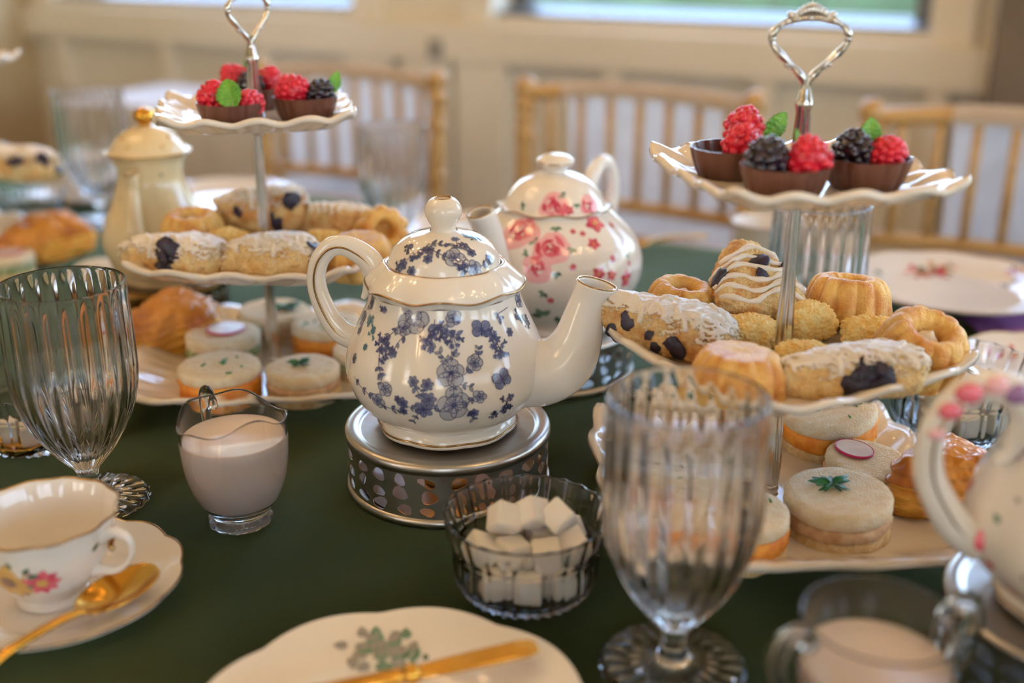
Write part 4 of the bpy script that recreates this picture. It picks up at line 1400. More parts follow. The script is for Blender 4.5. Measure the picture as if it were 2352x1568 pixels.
def sandwich(label, x, y, z, r, h, filling, seed, tilt=(0, 0, 0), garnish=None, glabel=None, side='bread_side', chives=0):
    o = place(thing('tea_sandwich', label, 'sandwich', group='round tea sandwiches on the cake stands'), x, y, z, tilt)
    hb = h * (.36 if filling != 'filling_orange' else .30)
    hf = h - 2 * hb

    def slab(z0, z1, rr, am, sd):
        e = min(.0018, (z1 - z0) * .3)
        prof = [(0, z0), (rr * .6, z0), (rr - e, z0), (rr, z0 + e), (rr, (z0 + z1) / 2), (rr, z1 - e), (rr - e, z1), (rr * .8, z1), (rr * .55, z1), (rr * .3, z1), (0, z1)]
        return lathe(prof, 96, lambda t, i, q, zz: (q * (1 + am * nz((math.cos(t) * 3, math.sin(t) * 3, zz * 300), 1.3, sd) + am * .6 * nz((math.cos(t) * 12, math.sin(t) * 12, zz * 500), 1.3, sd)),
                                                   zz + .0007 * nz((math.cos(t) * q * 90, math.sin(t) * q * 90, 0), 1, sd)))
    MB().add(slab(0, hb, r, .02, seed)).build('bread_slice', side, o)
    MB().add(slab(hb - .0006, hb + hf + .0006, r * .995, .05, seed + 1)).build('filling', filling, o)
    MB().add(slab(hb + hf, h, r, .02, seed + 2)).build('bread_slice', 'bread', o)
    if chives:
        rng = random.Random(seed)
        m = MB()
        for k in range(chives):
            a, q, d = rng.uniform(0, 6.3), r * rng.uniform(.05, .75), rng.uniform(0, 3)
            cx, cy, ll = q * math.cos(a), q * math.sin(a), rng.uniform(.0012, .0028)
            m.add(tube([(cx - ll * math.cos(d), cy - ll * math.sin(d), h + .0007), (cx + ll * math.cos(d), cy + ll * math.sin(d), h + .0009)], .0007, 6))
        c = m.build('chopped_chives', 'chive', o)
        c['kind'] = 'stuff'
    if garnish:
        M = Matrix.Translation(W(x, y, z)) @ (Matrix.Rotation(A, 4, 'Z') @ Matrix.Rotation(tilt[2], 4, 'Z') @ Matrix.Rotation(tilt[1], 4, 'Y') @ Matrix.Rotation(tilt[0], 4, 'X'))
        gx, gy, gs, ga = garnish[1:]
        if garnish[0] == 'radish':
            g = thing('radish_slice', glabel, 'radish slice', group='radish slices on the sandwiches')
            MB().add(lathe([(0, 0), (gs * .93, 0), (gs * .93, .0016), (gs * .4, .0019), (0, .0019)], 40)).build('flesh', 'radish', g, angle=50)
            MB().add(lathe([(gs * .93, 0), (gs, .0002), (gs, .0016), (gs * .93, .0018), (gs * .93, 0)], 40)).build('skin', 'radish_skin', g, angle=50)
        else:
            n = 60
            pts = []
            for k in range(n):
                t = 2 * PI * k / n
                q = .35 + .65 * abs(math.cos(2.5 * (t - PI / 2))) ** .7
                q *= 1 + .16 * math.cos(15 * t)
                pts.append((gs * q * math.cos(t), gs * q * math.sin(t) * .85, .0012 + .0016 * math.sin(3 * t)))
            v = [(0, 0, .0014)] + [(a * .5, b * .5, c + .0008) for a, b, c in pts] + pts
            f = [(0, 1 + k, 1 + (k + 1) % n) for k in range(n)] + [(1 + k, 1 + n + k, 1 + n + (k + 1) % n, 1 + (k + 1) % n) for k in range(n)]
            mm = MB().add((v, f)).add(tube([(0, 0, .001), (gs * .2, -gs * .9, .001)], .0005, 5))
            g = tag(mm.build('parsley_leaf', 'parsley', solid=.0003, offset=0), glabel, 'parsley leaf', 'parsley leaves on the sandwiches')
        g.matrix_world = M @ Matrix.Translation((gx, gy, h + .0008)) @ Matrix.Rotation(ga, 4, 'Z')
    return o


ZM = TIERS[1] + .0005
# right stand, middle tier
scone('iced blueberry scone lying at the left end of the right stand, middle tier', .106, .708, ZM + .006, .046, .022, .034, (0, .12, -.38), 1,
      [(-1, -.5, .1, .005), (-1, -.2, -.25, .006), (.3, -1, -.3, .0065), (-.3, -1, -.45, .003), (-.7, -1, -.1, .003)])
scone('tall scone with white drizzle lines at the back of the right stand', .168, .776, ZM + .012, .036, .032, .040, (0, .55, -PI / 2 + .2), 2,
      [(-.2, 1, .5, .006), (-.2, -1, .4, .0065), (-.5, .1, 1, .0060), (.1, .1, 1, .004)], 'lines')
scone('scone with big dark blueberries at the front of the right stand', .214, .640, ZM + .002, .046, .022, .031, (-.15, -.05, .14), 3,
      [(-.55, -1, -.02, .0055), (-.30, -1, .3, .0060), (-.15, -1, -.10, .0080), (-.75, -1, -.30, .0065), (.30, -1, .25, .0055), (.25, -1, -.2, .0058), (.0, -1, -.3, .0062), (-.42, -1, -.32, .006)], 'full', 'scone_pale')
bundt('mini bundt cake at the back right of the right stand', .238, .765, ZM + .006, .0300, .032, (-.12, .1, .2), 4, 12)
bundt('mini bundt cake at the front left of the right stand', .137, .640, ZM, .0290, .030, (0, .06, .5), 5, 12, False)
bundt('mini bundt cake with a cream centre at the right end of the right stand', .260, .684, ZM + .003, .0290, .034, (.38, .12, .1), 6, 12)
bundt('mini bundt cake peeking out behind the long iced scone on the right stand', .118, .762, ZM + .006, .0250, .030, (.15, 0, 1.0), 7, 10)
crumble('crumble bar just left of the rod on the right stand', .158, .716, ZM + .004, .022, .015, .024, (.1, 0, .3), 1)
crumble('crumble bar right behind the rod on the right stand', .203, .735, ZM + .006, .019, .014, .026, (.2, 0, -.2), 2)
crumble('crumble bar in front of the back bundt on the right stand', .243, .718, ZM + .004, .020, .013, .022, (.1, 0, .1), 3)
crumble('crumble bar between the two front pastries of the right stand', .185, .675, ZM + .003, .018, .013, .022, (.1, 0, .1), 4)
# left stand, middle tier
scone('blueberry scone at the front left of the left stand', -.272, .892, ZM + .001, .041, .026, .035, (-.1, 0, -.05), 11,
      [(-.15, -1, .45, .0075), (-.05, -1, .75, .006), (-.3, -1, .1, .0060), (.15, -1, .25, .006), (-.12, -1, -.15, .005), (-.35, -1, -.2, .004)], 'full', 'scone_pale')
scone('blueberry scone at the front middle of the left stand', -.190, .890, ZM + .001, .038, .026, .036, (-.1, 0, .2), 12,
      [(1, -.5, .3, .0065), (.9, -.7, -.05, .006), (1, -.4, -.35, .005)], 'full', 'scone_pale')
scone('big blueberry scone behind the rod of the left stand', -.218, 1.000, ZM + .010, .040, .030, .042, (-.25, 0, .3), 13,
      [(.5, -1, .2, .0065), (-.2, -1, -.25, .006), (.1, -1, -.4, .006), (-1, -.5, 0, .005)], 'full', 'scone')
scone('pinkish glazed scone at the back right of the left stand', -.158, .992, ZM + .008, .040, .024, .030, (-.2, 0, -.2), 14, [], 'lines', 'scone')
bundt('mini bundt cake at the back left of the left stand', -.280, .968, ZM + .006, .0280, .030, (.10, 0, 0), 15, 12)
bundt('mini bundt cake at the front right of the left stand', -.126, .905, ZM + .001, .0285, .029, (.1, -.1, .4), 16, 10, False)
bundt('mini bundt cake standing on its side at the right of the left stand', -.115, .962, ZM + .019, .0230, .026, (1.2, .3, .2), 17, 10, False)
crumble('crumble bar left of the rod on the left stand', -.244, .945, ZM + .005, .022, .014, .024, (.15, 0, -.2), 5)
crumble('small crumble bar between the two front scones of the left stand', -.228, .915, ZM + .004, .012, .012, .024, (.1, 0, .3), 6)
crumble('crumble bar right of the rod on the left stand', -.162, .948, ZM + .004, .022, .013, .022, (.1, 0, .2), 7)

ZB = TIERS[0] + .0005
# left stand, bottom tier
sandwich('round orange-filled sandwich with chives at the front left of the left stand', -.2407, .866, ZB, .0335, .031, 'filling_orange', 31, side='filling_orange', chives=9)
sandwich('round sandwich with a dark herb leaf at the front middle of the left stand', -.1735, .872, ZB, .0305, .027, 'filling_pale', 32, garnish=('leaf', -.003, .004, .0095, .4), glabel='herb leaf on the front middle sandwich, left stand')
sandwich('round sandwich topped with radish behind the orange one on the left stand', -.2570, .945, ZB, .0325, .031, 'filling_green', 33, garnish=('radish', .002, .004, .0165, 0), glabel='radish slice behind the orange sandwich, left stand')
sandwich('round sandwich with a parsley sprig at the back of the left stand', -.2260, 1.012, ZB, .0335, .030, 'filling_pale', 34, garnish=('leaf', .010, .002, .0165, .2), glabel='parsley sprig on the back sandwich, left stand')
sandwich('round orange-filled sandwich with green topping right of the left rod', -.1690, .975, ZB, .0320, .030, 'filling_orange', 35, side='filling_orange', chives=14)
sandwich('radish sandwich half hidden by the blue teapot on the left stand', -.1250, .918, ZB, .0300, .027, 'filling_green', 36, garnish=('radish', .004, .002, .0150, 0), glabel='radish slice next to the blue teapot body')
turnover('golden turnover at the left end of the left stand', -.310, .985, ZB, .048, .036, .058, (0, -.25, .75), 41)
# right stand, bottom tier
sandwich('round sandwich with chives and orange filling at the back right of the right stand', .2360, .768, ZB + .006, .0345, .032, 'filling_orange', 51, (.10, -.10, 0), chives=11)
sandwich('round sandwich topped with a pink-edged radish slice on the right stand', .2450, .706, ZB, .0300, .024, 'filling_pale', 52, (.05, .10, 0), garnish=('radish', -.009, .010, .0135, 0), glabel='pink-edged radish slice in sharp view on the right stand')
sandwich('round sandwich with a green parsley leaf at the front of the right stand', .2090, .6450, ZB, .0338, .031, 'filling_pale', 53, (.03, -.03, 0), garnish=('leaf', -.003, .008, .0130, .1), glabel='parsley leaf on the front sandwich, right stand')
sandwich('orange-filled sandwich at the front corner seen beside the near goblet', .1390, .6220, ZB, .0325, .031, 'filling_orange', 54, chives=6)
sandwich('sandwich with green herbs at the back left of the right stand', .1050, .8080, ZB, .0315, .029, 'filling_pale', 55, garnish=('leaf', -.006, -.008, .0100, 1.0), glabel='green leaf on the back left sandwich, right stand')
sandwich('sandwich with an upright leaf behind the near goblet on the right stand', .1720, .7950, ZB, .0315, .030, 'filling_pale', 56, garnish=('leaf', .004, .0, .0140, 1.4), glabel='leaf on the sandwich directly behind the right stand rod')
sandwich('radish sandwich seen through the near goblet on the right stand', .1220, .7420, ZB, .0310, .027, 'filling_pale', 57, garnish=('radish', .006, -.004, .0140, 0), glabel='radish slice seen through the near goblet')
sandwich('chive sandwich at the left seen through the near goblet', .1130, .6760, ZB, .0310, .030, 'filling_orange', 58, chives=9)
turnover('golden turnover at the right end of the right stand', .2930, .668, ZB, .040, .034, .056, (0, .1, 2.3), 59)
turnover('dark golden turnover at the back of the right stand', .2210, .838, ZB + .002, .042, .036, .054, (0, 0, .4), 60)
# far-left stand
scone('blueberry scone on the stand at the left edge', -.545, 1.245, ZM + .004, .044, .028, .040, (-.1, .15, .45), 61, [(-.4, -1, .3, .007), (.6, -1, .3, .006), (1, -.5, 0, .006)], 'full', 'scone_pale')
scone('scone half cut off by the left edge of the picture', -.615, 1.235, ZM + .004, .040, .030, .036, (0, 0, .9), 62, [(.2, -1, .2, .006)], 'full', 'scone_pale')
turnover('dark golden turnover on the stand at the left edge', -.545, 1.285, ZB, .052, .040, .060, (0, -.1, .9), 63)
sandwich('radish sandwich on the stand at the left edge', -.565, 1.215, ZB, .031, .026, 'filling_green', 64, garnish=('radish', .004, .004, .0150, 0), glabel='radish slice on the sandwich at the left edge')
sandwich('plain white sandwich cut off by the left edge', -.635, 1.250, ZB, .031, .028, 'filling_pale', 65)


# ------------------------------------------------------------------ glassware
def goblet(label, x, y, s=1.0, rot=0.0):
    NF = 22
    outer = cr([(.0395, .0005), (.0400, .0015), (.036, .0032), (.022, .0050), (.0105, .0080), (.0072, .0130), (.0068, .0200), (.0088, .0270), (.0145, .0340), (.0235, .0460),
                (.0325, .0620), (.0385, .0790), (.0412, .0960), (.0415, .1150), (.0410, .1380), (.0405, .1580), (.0403, .1600)], 5)
    inner = cr([(.0389, .1600), (.0387, .1560), (.0388, .1380), (.0386, .1150), (.0380, .0980), (.0352, .0810), (.0292, .0650), (.0200, .0500), (.0110, .0410), (0, .0385)], 5)
    prof = [(0, .0010), (.030, .0008)] + outer + inner
    no = len(outer) + 2

    def mod(t, i, r, z):
        if i >= no:
            return r, z
        if i < 2:
            return r, z
        if z < .006:
            return r * (1 + .008 * math.cos(NF * t)), z + (.0012 * abs(math.sin(NF * t / 2)) if .008 < r < .039 else 0)
        k = (.034 + .045 * max(0, (.115 - z) / .1)) * min(1, max(0, (z - .010) / .02)) * min(1, max(.0, (.1600 - z) / .012))
        return r * (1 - k * abs(math.sin(NF * t / 2)) ** 1.3 + k * .3), z
    o = MB().add(lathe(prof, NF * 8, mod)).build('water_goblet', 'glass', loc=W(x, y, .0004), rotz=A + rot)
    o.scale = (s, s, s)
    tag(o, label, 'goblet', 'ribbed crystal water goblets')
    return o


goblet('ribbed crystal goblet in the near foreground on the right', .0875, .5185)
goblet('ribbed crystal goblet at the left behind the teacup', -.2948, .707)
goblet('blurred crystal goblet beside the coffee pot at the far left', -.555, 1.50, 1.10)
goblet('blurred crystal goblet behind the left stand in front of a gold chair', -.14, 1.325)
goblet('blurred crystal goblet behind the rod of the right stand', .262, .935)


def creamer(label, x, y, hrot, mlabel, level, s=1.0, scal=1.0, both=False):
    outer = cr([(.0195, .0), (.0212, .0012), (.0210, .0048), (.0190, .0075), (.0205, .0105), (.0260, .0180), (.0312, .0300), (.0340, .0430), (.0352, .0580), (.0352, .0690), (.0356, .0770), (.0358, .0790)], 4)
    inner = cr([(.0340, .0790), (.0336, .0750), (.0334, .0680), (.0334, .0580), (.0322, .0430), (.0294, .0310), (.0240, .0200), (.0170, .0125), (0, .0105)], 4)
    prof = [(0, .001), (.014, .001)] + outer + inner

    def mod(t, i, r, z):
        if z < .0072 and .0185 < r < .023:
            r *= 1 + .05 * (abs(math.cos(6 * t)) - .5)
        k = scal * max(0, (z - .060) / .019) ** 2
        dz = k * (.0022 * math.cos(5 * t) + .0045 * math.cos(2 * t) - .001)
        q = math.exp(-((t - 0.0) if t < PI else (t - 2 * PI)) ** 2 / .12)
        return r * (1 + .10 * k * q), z + dz + .003 * k * q
    c = thing('cream_jug', label, 'jug', W(x, y, .0004), A + hrot)
    c.scale = (s, s, s)
    MB().add(lathe(prof, 144, mod)).build('body', 'glass', c)
    hp = cr([(-.0345, 0, .071), (-.042, 0, .079), (-.050, 0, .076), (-.053, 0, .064), (-.049, 0, .050), (-.041, 0, .040), (-.0325, 0, .036)], 6)
    MB().add(tube(hp, .0036, 12, 1.35, up=(0, 1, 0))).build('handle', 'glass', c)
    if both:
        MB().add(tube([(-a, b, d) for a, b, d in hp], .0036, 12, 1.35, up=(0, 1, 0))).build('handle', 'glass', c)
    mi = [(0, .0100), (.0172, .0120), (.0243, .0196), (.0297, .0306), (.0325, .0428), (.0337, .0580), (.03375, level - .001), (.0332, level), (.0325, level - .0006), (0, level - .0006)]
    mi = [p for p in mi if p[1] <= level + 1e-6]
    m = MB().add(lathe(mi, 96)).build('milk', 'milk', loc=W(x, y, .0004), rotz=A)
    m.scale = (s, s, s)
    tag(m, mlabel, 'milk')


creamer('scalloped glass cream jug full of milk, left of the blue teapot', -.1838, .6800, rad(-55), 'milk in the glass jug left of the blue teapot', .0640)
creamer('blurred two-handled glass cup of milk at the bottom right corner', .1700, .4450, rad(18), 'milk in the blurred two-handled cup at the bottom right', .0560, 1.02, 0.0, True)


def sugar_bowl(label, x, y, s=1.0, rot=0.0):
    NF = 24
    outer = [(.030, .0), (.0370, .0), (.0395, .0025), (.0425, .0080), (.0438, .0150), (.0440, .0240), (.0438, .0285), (.0445, .0300), (.0455, .0340), (.0475, .0420), (.0493, .0490), (.0495, .0500)]
    inner = [(.0480, .0500), (.0462, .0425), (.0440, .0340), (.0422, .0295), (.0412, .0240), (.0408, .0150), (.0392, .0090), (.0350, .0060), (.020, .0055), (0, .0055)]
    outer, inner = cr(outer, 4), cr(inner, 4)
    prof = [(0, .001), (.02, .001)] + outer + inner
    no = len(outer) + 2

    def mod(t, i, r, z):
        if i >= no or i < 2:
            return r, z + (.0004 * math.cos(NF * t) if z > .049 else 0)
        k = .012 if z > .030 else .012 * min(1, z / .01)
        dz = .0004 * math.cos(NF * t) * max(0, (z - .045) / .005)
        if z < .004:
            return r * (1 + .012 * math.cos(36 * t)), z + .0008 * abs(math.sin(18 * t)) * (r > .031)
        return r * (1 + 1.6 * k * abs(math.cos(NF * t / 2)) ** 9), z + dz
    o = MB().add(lathe(prof, NF * 14, mod)).build('sugar_bowl', 'glass', loc=W(x, y, .0004), rotz=A + rot)
    o.scale = (s, s, s)
    tag(o, label, 'bowl', 'ribbed glass sugar bowls')


CUBE = {}


def cube(label, x, y, z, rot, sz=.0155, sd=1):
    k = sd % 3
    if k not in CUBE:
        rng = random.Random(k)
        n = 6
        v, f = [], []
        bm = bmesh.new()
        bmesh.ops.create_cube(bm, size=1.0)
        bmesh.ops.bevel(bm, geom=bm.edges[:], offset=.06, segments=2, affect='EDGES')
        bmesh.ops.subdivide_edges(bm, edges=bm.edges[:], cuts=2, use_grid_fill=True)
        for q in bm.verts:
            q.co *= 1 + .035 * nz(q.co, 3.5, k)
        me = bpy.data.meshes.new('sugar_cube')
        bm.to_mesh(me)
        bm.free()
        me.materials.append(MATS['sugar'])
        CUBE[k] = me
    o = bpy.data.objects.new('sugar_cube', CUBE[k])
    COL.objects.link(o)
    o.scale = (sz, sz * .96, sz * .92)
    place(o, x, y, z, rot)
    tag(o, label, 'sugar cube', 'white sugar cubes')
    return o


SBX, SBY = .0085, .600
sugar_bowl('ribbed glass sugar bowl in front of the blue teapot', SBX, SBY)
rng = random.Random(4)
front = [  # dx, dy, z, rot, which
    (-.018, -.020, .0135, (0, 0, .3), 'front left at the bottom'), (.002, -.024, .0135, (0, 0, -.2), 'front middle at the bottom'), (.021, -.018, .0135, (0, 0, .5), 'front right at the bottom'),
    (-.022, .002, .0135, (0, 0, .8), 'left middle at the bottom'), (-.001, -.003, .0135, (0, 0, .15), 'centre at the bottom'), (.020, .004, .0135, (0, 0, -.4), 'right middle at the bottom'),
    (-.012, .021, .0135, (0, 0, .1), 'back left at the bottom'), (.010, .024, .0135, (0, 0, .6), 'back right at the bottom'),
    (-.027, -.008, .0300, (.3, .5, .4), 'leaning on the left rim'), (-.008, -.010, .0290, (.1, .1, .6), 'near the middle of the second layer'), (.012, -.013, .0292, (.1, -.1, .1), 'at the front of the second layer'),
    (.029, -.006, .0310, (.3, -.5, .2), 'leaning on the right rim'), (-.012, .010, .0300, (-.2, .2, 1.0), 'at the back left of the second layer'), (.009, .009, .0295, (.2, .1, .3), 'at the back of the second layer'),
    (.025, .013, .0305, (-.2, -.3, .9), 'at the back right of the second layer'),
    (-.013, .001, .0455, (.75, .45, .3), 'on top at the left of the heap'), (.004, .004, .0475, (.8, .5, .7), 'highest on the heap'), (.019, .003, .0450, (.5, -.6, .5), 'on top at the right of the heap')]
for k, (dx, dy, z, r, w) in enumerate(front):
    cube('sugar cube %s, bowl before the blue teapot' % w, SBX + dx, SBY + dy, z, r, .0168, k)
SX, SY = .356, .832
sugar_bowl('ribbed glass sugar bowl behind the handle of the right-edge teapot', SX, SY, 1.14)
for k, (dx, dy, z, r, w) in enumerate([(-.024, -.022, .015, (0, 0, .2), 'front left'), (-.002, -.028, .015, (0, 0, .1), 'front middle'), (.022, -.020, .015, (0, 0, .5), 'front right'), (-.022, .004, .015, (0, 0, .6), 'middle left'),
                                       (.004, -.004, .015, (0, 0, .3), 'middle'), (-.020, -.016, .033, (.1, .1, .5), 'upper left'), (.000, -.018, .034, (.2, .3, .2), 'upper middle'), (.020, -.012, .033, (.2, -.2, .3), 'upper right'),
                                       (-.008, .004, .040, (.3, .3, .8), 'upper back left'), (.013, .006, .038, (.1, -.3, .4), 'upper back right')]):
    cube('sugar cube %s in the bowl by the right-edge teapot handle' % w, SX + dx, SY + dy, z, r, .0185, k)
SX, SY = -.372, .812
sugar_bowl('ribbed glass sugar bowl at the left edge behind the goblet', SX, SY)
for k, (dx, dy, z, r, w) in enumerate([(-.018, -.018, .0135, (0, 0, .2), 'left'), (.004, -.022, .0135, (0, 0, .5), 'front'), (.022, -.010, .0135, (0, 0, .1), 'right'), (.002, .002, .0135, (0, 0, .7), 'back'), (.006, -.010, .0300, (.2, .1, .3), 'top')]):
    cube('%s sugar cube in the bowl at the left edge' % w, SX + dx, SY + dy, z, r, .0165, k)
# tongs in the right-hand bowl
tg = thing('sugar_tongs', 'small silver tongs lying on the sugar by the right-edge teapot', 'tongs', W(.352, .822, .052), A)
for sg in (-1, 1):
    pts = cr([(-.018, sg * .001, .018), (-.006, sg * .006, .010), (.006, sg * .007, .002), (.014, sg * .004, -.004)], 5)
    MB().add(tube(pts, [.0018] * 8 + [.0024] * (len(pts) - 8), 8, 2.2)).build('arm', 'silver', tg)


# ------------------------------------------------------------------ plates, cups, cutlery
def round_plate(name, label, cat, x, y, r, wav=0, amp=.02, rim=.016, glaze='porcelain_white', pr=None, gold=True, rot=0.0, z=0.0004, group=None):
    p = thing(name, label, cat, W(x, y, z), A + rot, group)
    f = lambda t: 1 + (amp * (abs(math.cos(wav * t / 2)) - .6) if wav else 0)
    prof = cr([(0, .0035), (r * .30, .0035), (r * .58, .0040), (r * .66, .0065), (r * .80, rim * .72), (r * .97, rim), (r, rim + .0004), (r * .985, rim - .0018), (r * .80, rim * .55), (r * .66, .0030), (r * .56, 0.0), (r * .50, 0.0), (r * .48, .0015), (0, .0015)], 4)
    MB().add(lathe(prof, 160, lambda t, i, q, zz: (q * (1 + (f(t) - 1) * max(0, (q / r - .6) / .4)), zz + (.0012 * (f(t) - 1) / amp * max(0, (q / r - .7) / .3) if wav else 0)))).build('dish', glaze, p)
    if gold:
        MB().add(tube([(r * f(t) * math.cos(t), r * f(t) * math.sin(t), rim + .0005 + (.0012 * (f(t) - 1) / amp if wav else 0)) for t in [2 * PI * k / 160 for k in range(160)]], .0007, 6, closed=True)).build('gilt_rim', 'gold_trim', p)
    if pr:
        D = Decal([(.0, .0)])
        m = {}
        rng = random.Random(sum(map(ord, label)))
        for (px, py, s, kind) in pr:
            for k in range(kind[1]):
                a = rng.uniform(0, 6.28)
                q = s * rng.uniform(0, 1)
                cx, cy = px + q * math.cos(a), py + q * math.sin(a) * .7
                mt = rng.choice(kind[0])
                pl = petal(cx, cy, rng.uniform(0, 6.28), s * .42, s * .16, 6)

                def zat(a, b):
                    d = math.hypot(a, b)
                    pf = prof[:26]
                    for (r0, z0), (r1, z1) in zip(pf, pf[1:]):
                        if r0 <= d <= r1:
                            return z0 + (z1 - z0) * (d - r0) / max(r1 - r0, 1e-9)
                    return rim
                mb = m.setdefault(mt, MB())
                n = len(pl)
                V = [(cx, cy, zat(cx, cy) + .0005)] + [(a, b, zat(a, b) + .0005) for a, b in pl]
                V[0] = (sum(a for a, b in pl) / n, sum(b for a, b in pl) / n, zat(sum(a for a, b in pl) / n, sum(b for a, b in pl) / n) + .0005)
                mb.add((V, [(0, i + 1, (i + 1) % n + 1) for i in range(n)]))
        tot = MB()
        for i, mt in enumerate(sorted(m)):
            base = len(tot.v)
            tot.v += m[mt].v
            tot.f += [tuple(q + base for q in ff) for ff in m[mt].f]
            tot.m += [i] * len(m[mt].f)
        tot.build('floral_print', sorted(m), p, recalc=False)['kind'] = 'stuff'
    return p


ROSES = (['print_rose', 'print_rose_pale', 'print_rose_dark', 'print_leaf', 'print_yellow'], 26)
SPRIG = (['print_grey', 'print_grey', 'print_grey', 'print_leaf'], 46)
SPRIG2 = (['print_leaf', 'print_leaf_dark', 'print_leaf'], 10)
GREY = (['print_grey', 'print_purple', 'print_leaf'], 10)
# near plate with the gold knife
round_plate('side_plate', 'white wavy-edged plate with a grey-green sprig at the bottom of the picture', 'plate', -.058, .452, .102, 9, .035, .013, 'porcelain_white',
            [(-.012, .072, .020, SPRIG), (.004, .067, .010, SPRIG2)], False)


def bar(pts, wid, th, zoff=0):
    """flat bar through pts with widths"""
    v, f = [], []
    n = len(pts)
    for i, (x, y, z) in enumerate(pts):
        a, b = pts[max(i - 1, 0)], pts[min(i + 1, n - 1)]
        d = Vector((b[0] - a[0], b[1] - a[1], 0)).normalized()
        s = Vector((-d.y, d.x, 0)) * wid[i] / 2
        for q, zz in ((-1, -th[i] / 2), (1, -th[i] / 2), (1, th[i] / 2), (-1, th[i] / 2)):
            v.append((x + q * s.x, y + q * s.y, z + zz))
    for i in range(n - 1):
        for j in range(4):
            f.append((i * 4 + j, i * 4 + (j + 1) % 4, i * 4 + 4 + (j + 1) % 4, i * 4 + 4 + j))
    f += [(3, 2, 1, 0), tuple(range(4 * n - 4, 4 * n))]
    return v, f


kn = thing('butter_knife', 'gold knife lying across the near plate', 'knife', W(-.0516, .4863, .0195), A + rad(19.5))
MB().add(bar([(.004, 0, 0), (.02, 0, .0003), (.045, 0, .0006), (.062, 0, .0008), (.0665, 0, .0008), (.0690, 0, .0008)], [.0100, .0128, .0140, .0140, .0120, .0070], [.0022] * 4 + [.0018, .0014])).build('blade', 'gold', kn, True, bevel=.0006, angle=30)
MB().add(lathe([(0, -.004), (.0042, -.004), (.0054, -.002), (.0054, .002), (.0042, .004), (0, .004)], 20), 0, Matrix.Rotation(PI / 2, 4, 'Y')).build('collar', 'gold', kn)
MB().add(bar([(-.004, 0, 0), (-.03, 0, -.0005), (-.07, 0, -.001), (-.11, 0, -.0016)], [.0085, .0095, .0110, .0125], [.0065, .0070, .0070, .0060])).build('handle', 'gold', kn, True, bevel=.0018, angle=30)

# teacup and saucer
CX, CY = -.272, .587
round_plate('saucer', 'white gilt saucer under the flowered teacup at the left', 'saucer', CX, CY, .0725, 12, .03, .013, 'porcelain_white')
cp = thing('teacup', 'white teacup painted with yellow and pink flowers at the left', 'teacup', W(CX - .002, CY - .004, .0045), A)
cprof_o = cr([(.017, .0), (.0205, .0), (.0205, .003), (.0190, .005), (.0230, .010), (.0315, .022), (.0370, .034), (.0400, .046), (.0430, .0545), (.0436, .0555)], 4)
cprof_i = cr([(.0420, .0550), (.0385, .046), (.0352, .034), (.0300, .022), (.0210, .011), (0, .008)], 4)
lobe = lambda t: 1 + .018 * math.cos(12 * t)
MB().add(lathe([(0, .002), (.014, .002)] + cprof_o + cprof_i, 144, lambda t, i, r, z: (r * (1 + (lobe(t) - 1) * max(0, (z - .02) / .035)), z))).build('bowl', 'porcelain_white', cp)
MB().add(tube([(.0431 * lobe(t) * math.cos(t), .0431 * lobe(t) * math.sin(t), .0556) for t in [2 * PI * k / 120 for k in range(120)]], .0008, 6, closed=True)).build('gilt_rim', 'gold_trim', cp)
ha = rad(-12)
hp = cr([(.0370, .043), (.045, .0475), (.0535, .045), (.0560, .037), (.0515, .028), (.044, .0225), (.035, .0215), (.0300, .0205)], 6)
hd = MB().add(tube([(r * math.cos(ha), r * math.sin(ha), z) for r, z in hp], [.0028 + .0012 * math.cos(2 * PI * i / len(hp)) for i in range(len(hp))], 12)).build('handle', 'porcelain_white', cp)
MB().add(tube(cr([(.0455 * math.cos(ha), .0455 * math.sin(ha), .0455), (.0425 * math.cos(ha), .0425 * math.sin(ha), .039), (.0445 * math.cos(ha), .0445 * math.sin(ha), .036)], 4), .0018, 8)).build('curl', 'gold_trim', hd)
D = Decal(cprof_o[14:], None)
rng = random.Random(8)


def cup_flower(t, z, r, m1, m2, m3):
    for k in range(9):
        D.poly(m1 if k % 2 else m2, t, z, petal(0, 0, 2 * PI * k / 9, r, r * .3, 6), .0003 + .00002 * k)
    D.poly(m3, t, z, ellipse(0, 0, r * .3, r * .3, 8), .0006)


cup_flower(rad(-103), .030, 16.0, 'print_yellow', 'print_yellow', 'print_brown')
cup_flower(rad(-73), .029, 11.0, 'print_rose_dark', 'print_rose', 'print_yellow')
cup_flower(rad(60), .032, 8.0, 'print_yellow', 'print_rose', 'print_brown')
for (t, z, a, r, mt) in [(-86, .037, .9, 6, 'print_leaf_dark'), (-84, .034, .3, 7, 'print_leaf_dark'), (-95, .041, 1.8, 5, 'print_leaf_dark'), (-88, .027, -.5, 5, 'print_brown'), (-80, .026, 2.6, 5, 'print_leaf'), (-110, .039, 2.2, 6, 'print_leaf_dark'), (-93, .022, -1.2, 5, 'print_brown'), (-28, .040, .6, 6.5, 'print_leaf_dark')]:
    D.poly(mt, rad(t), z, petal(0, 0, a, r, r * .3, 6), .0004)
D.build('floral_print', cp)


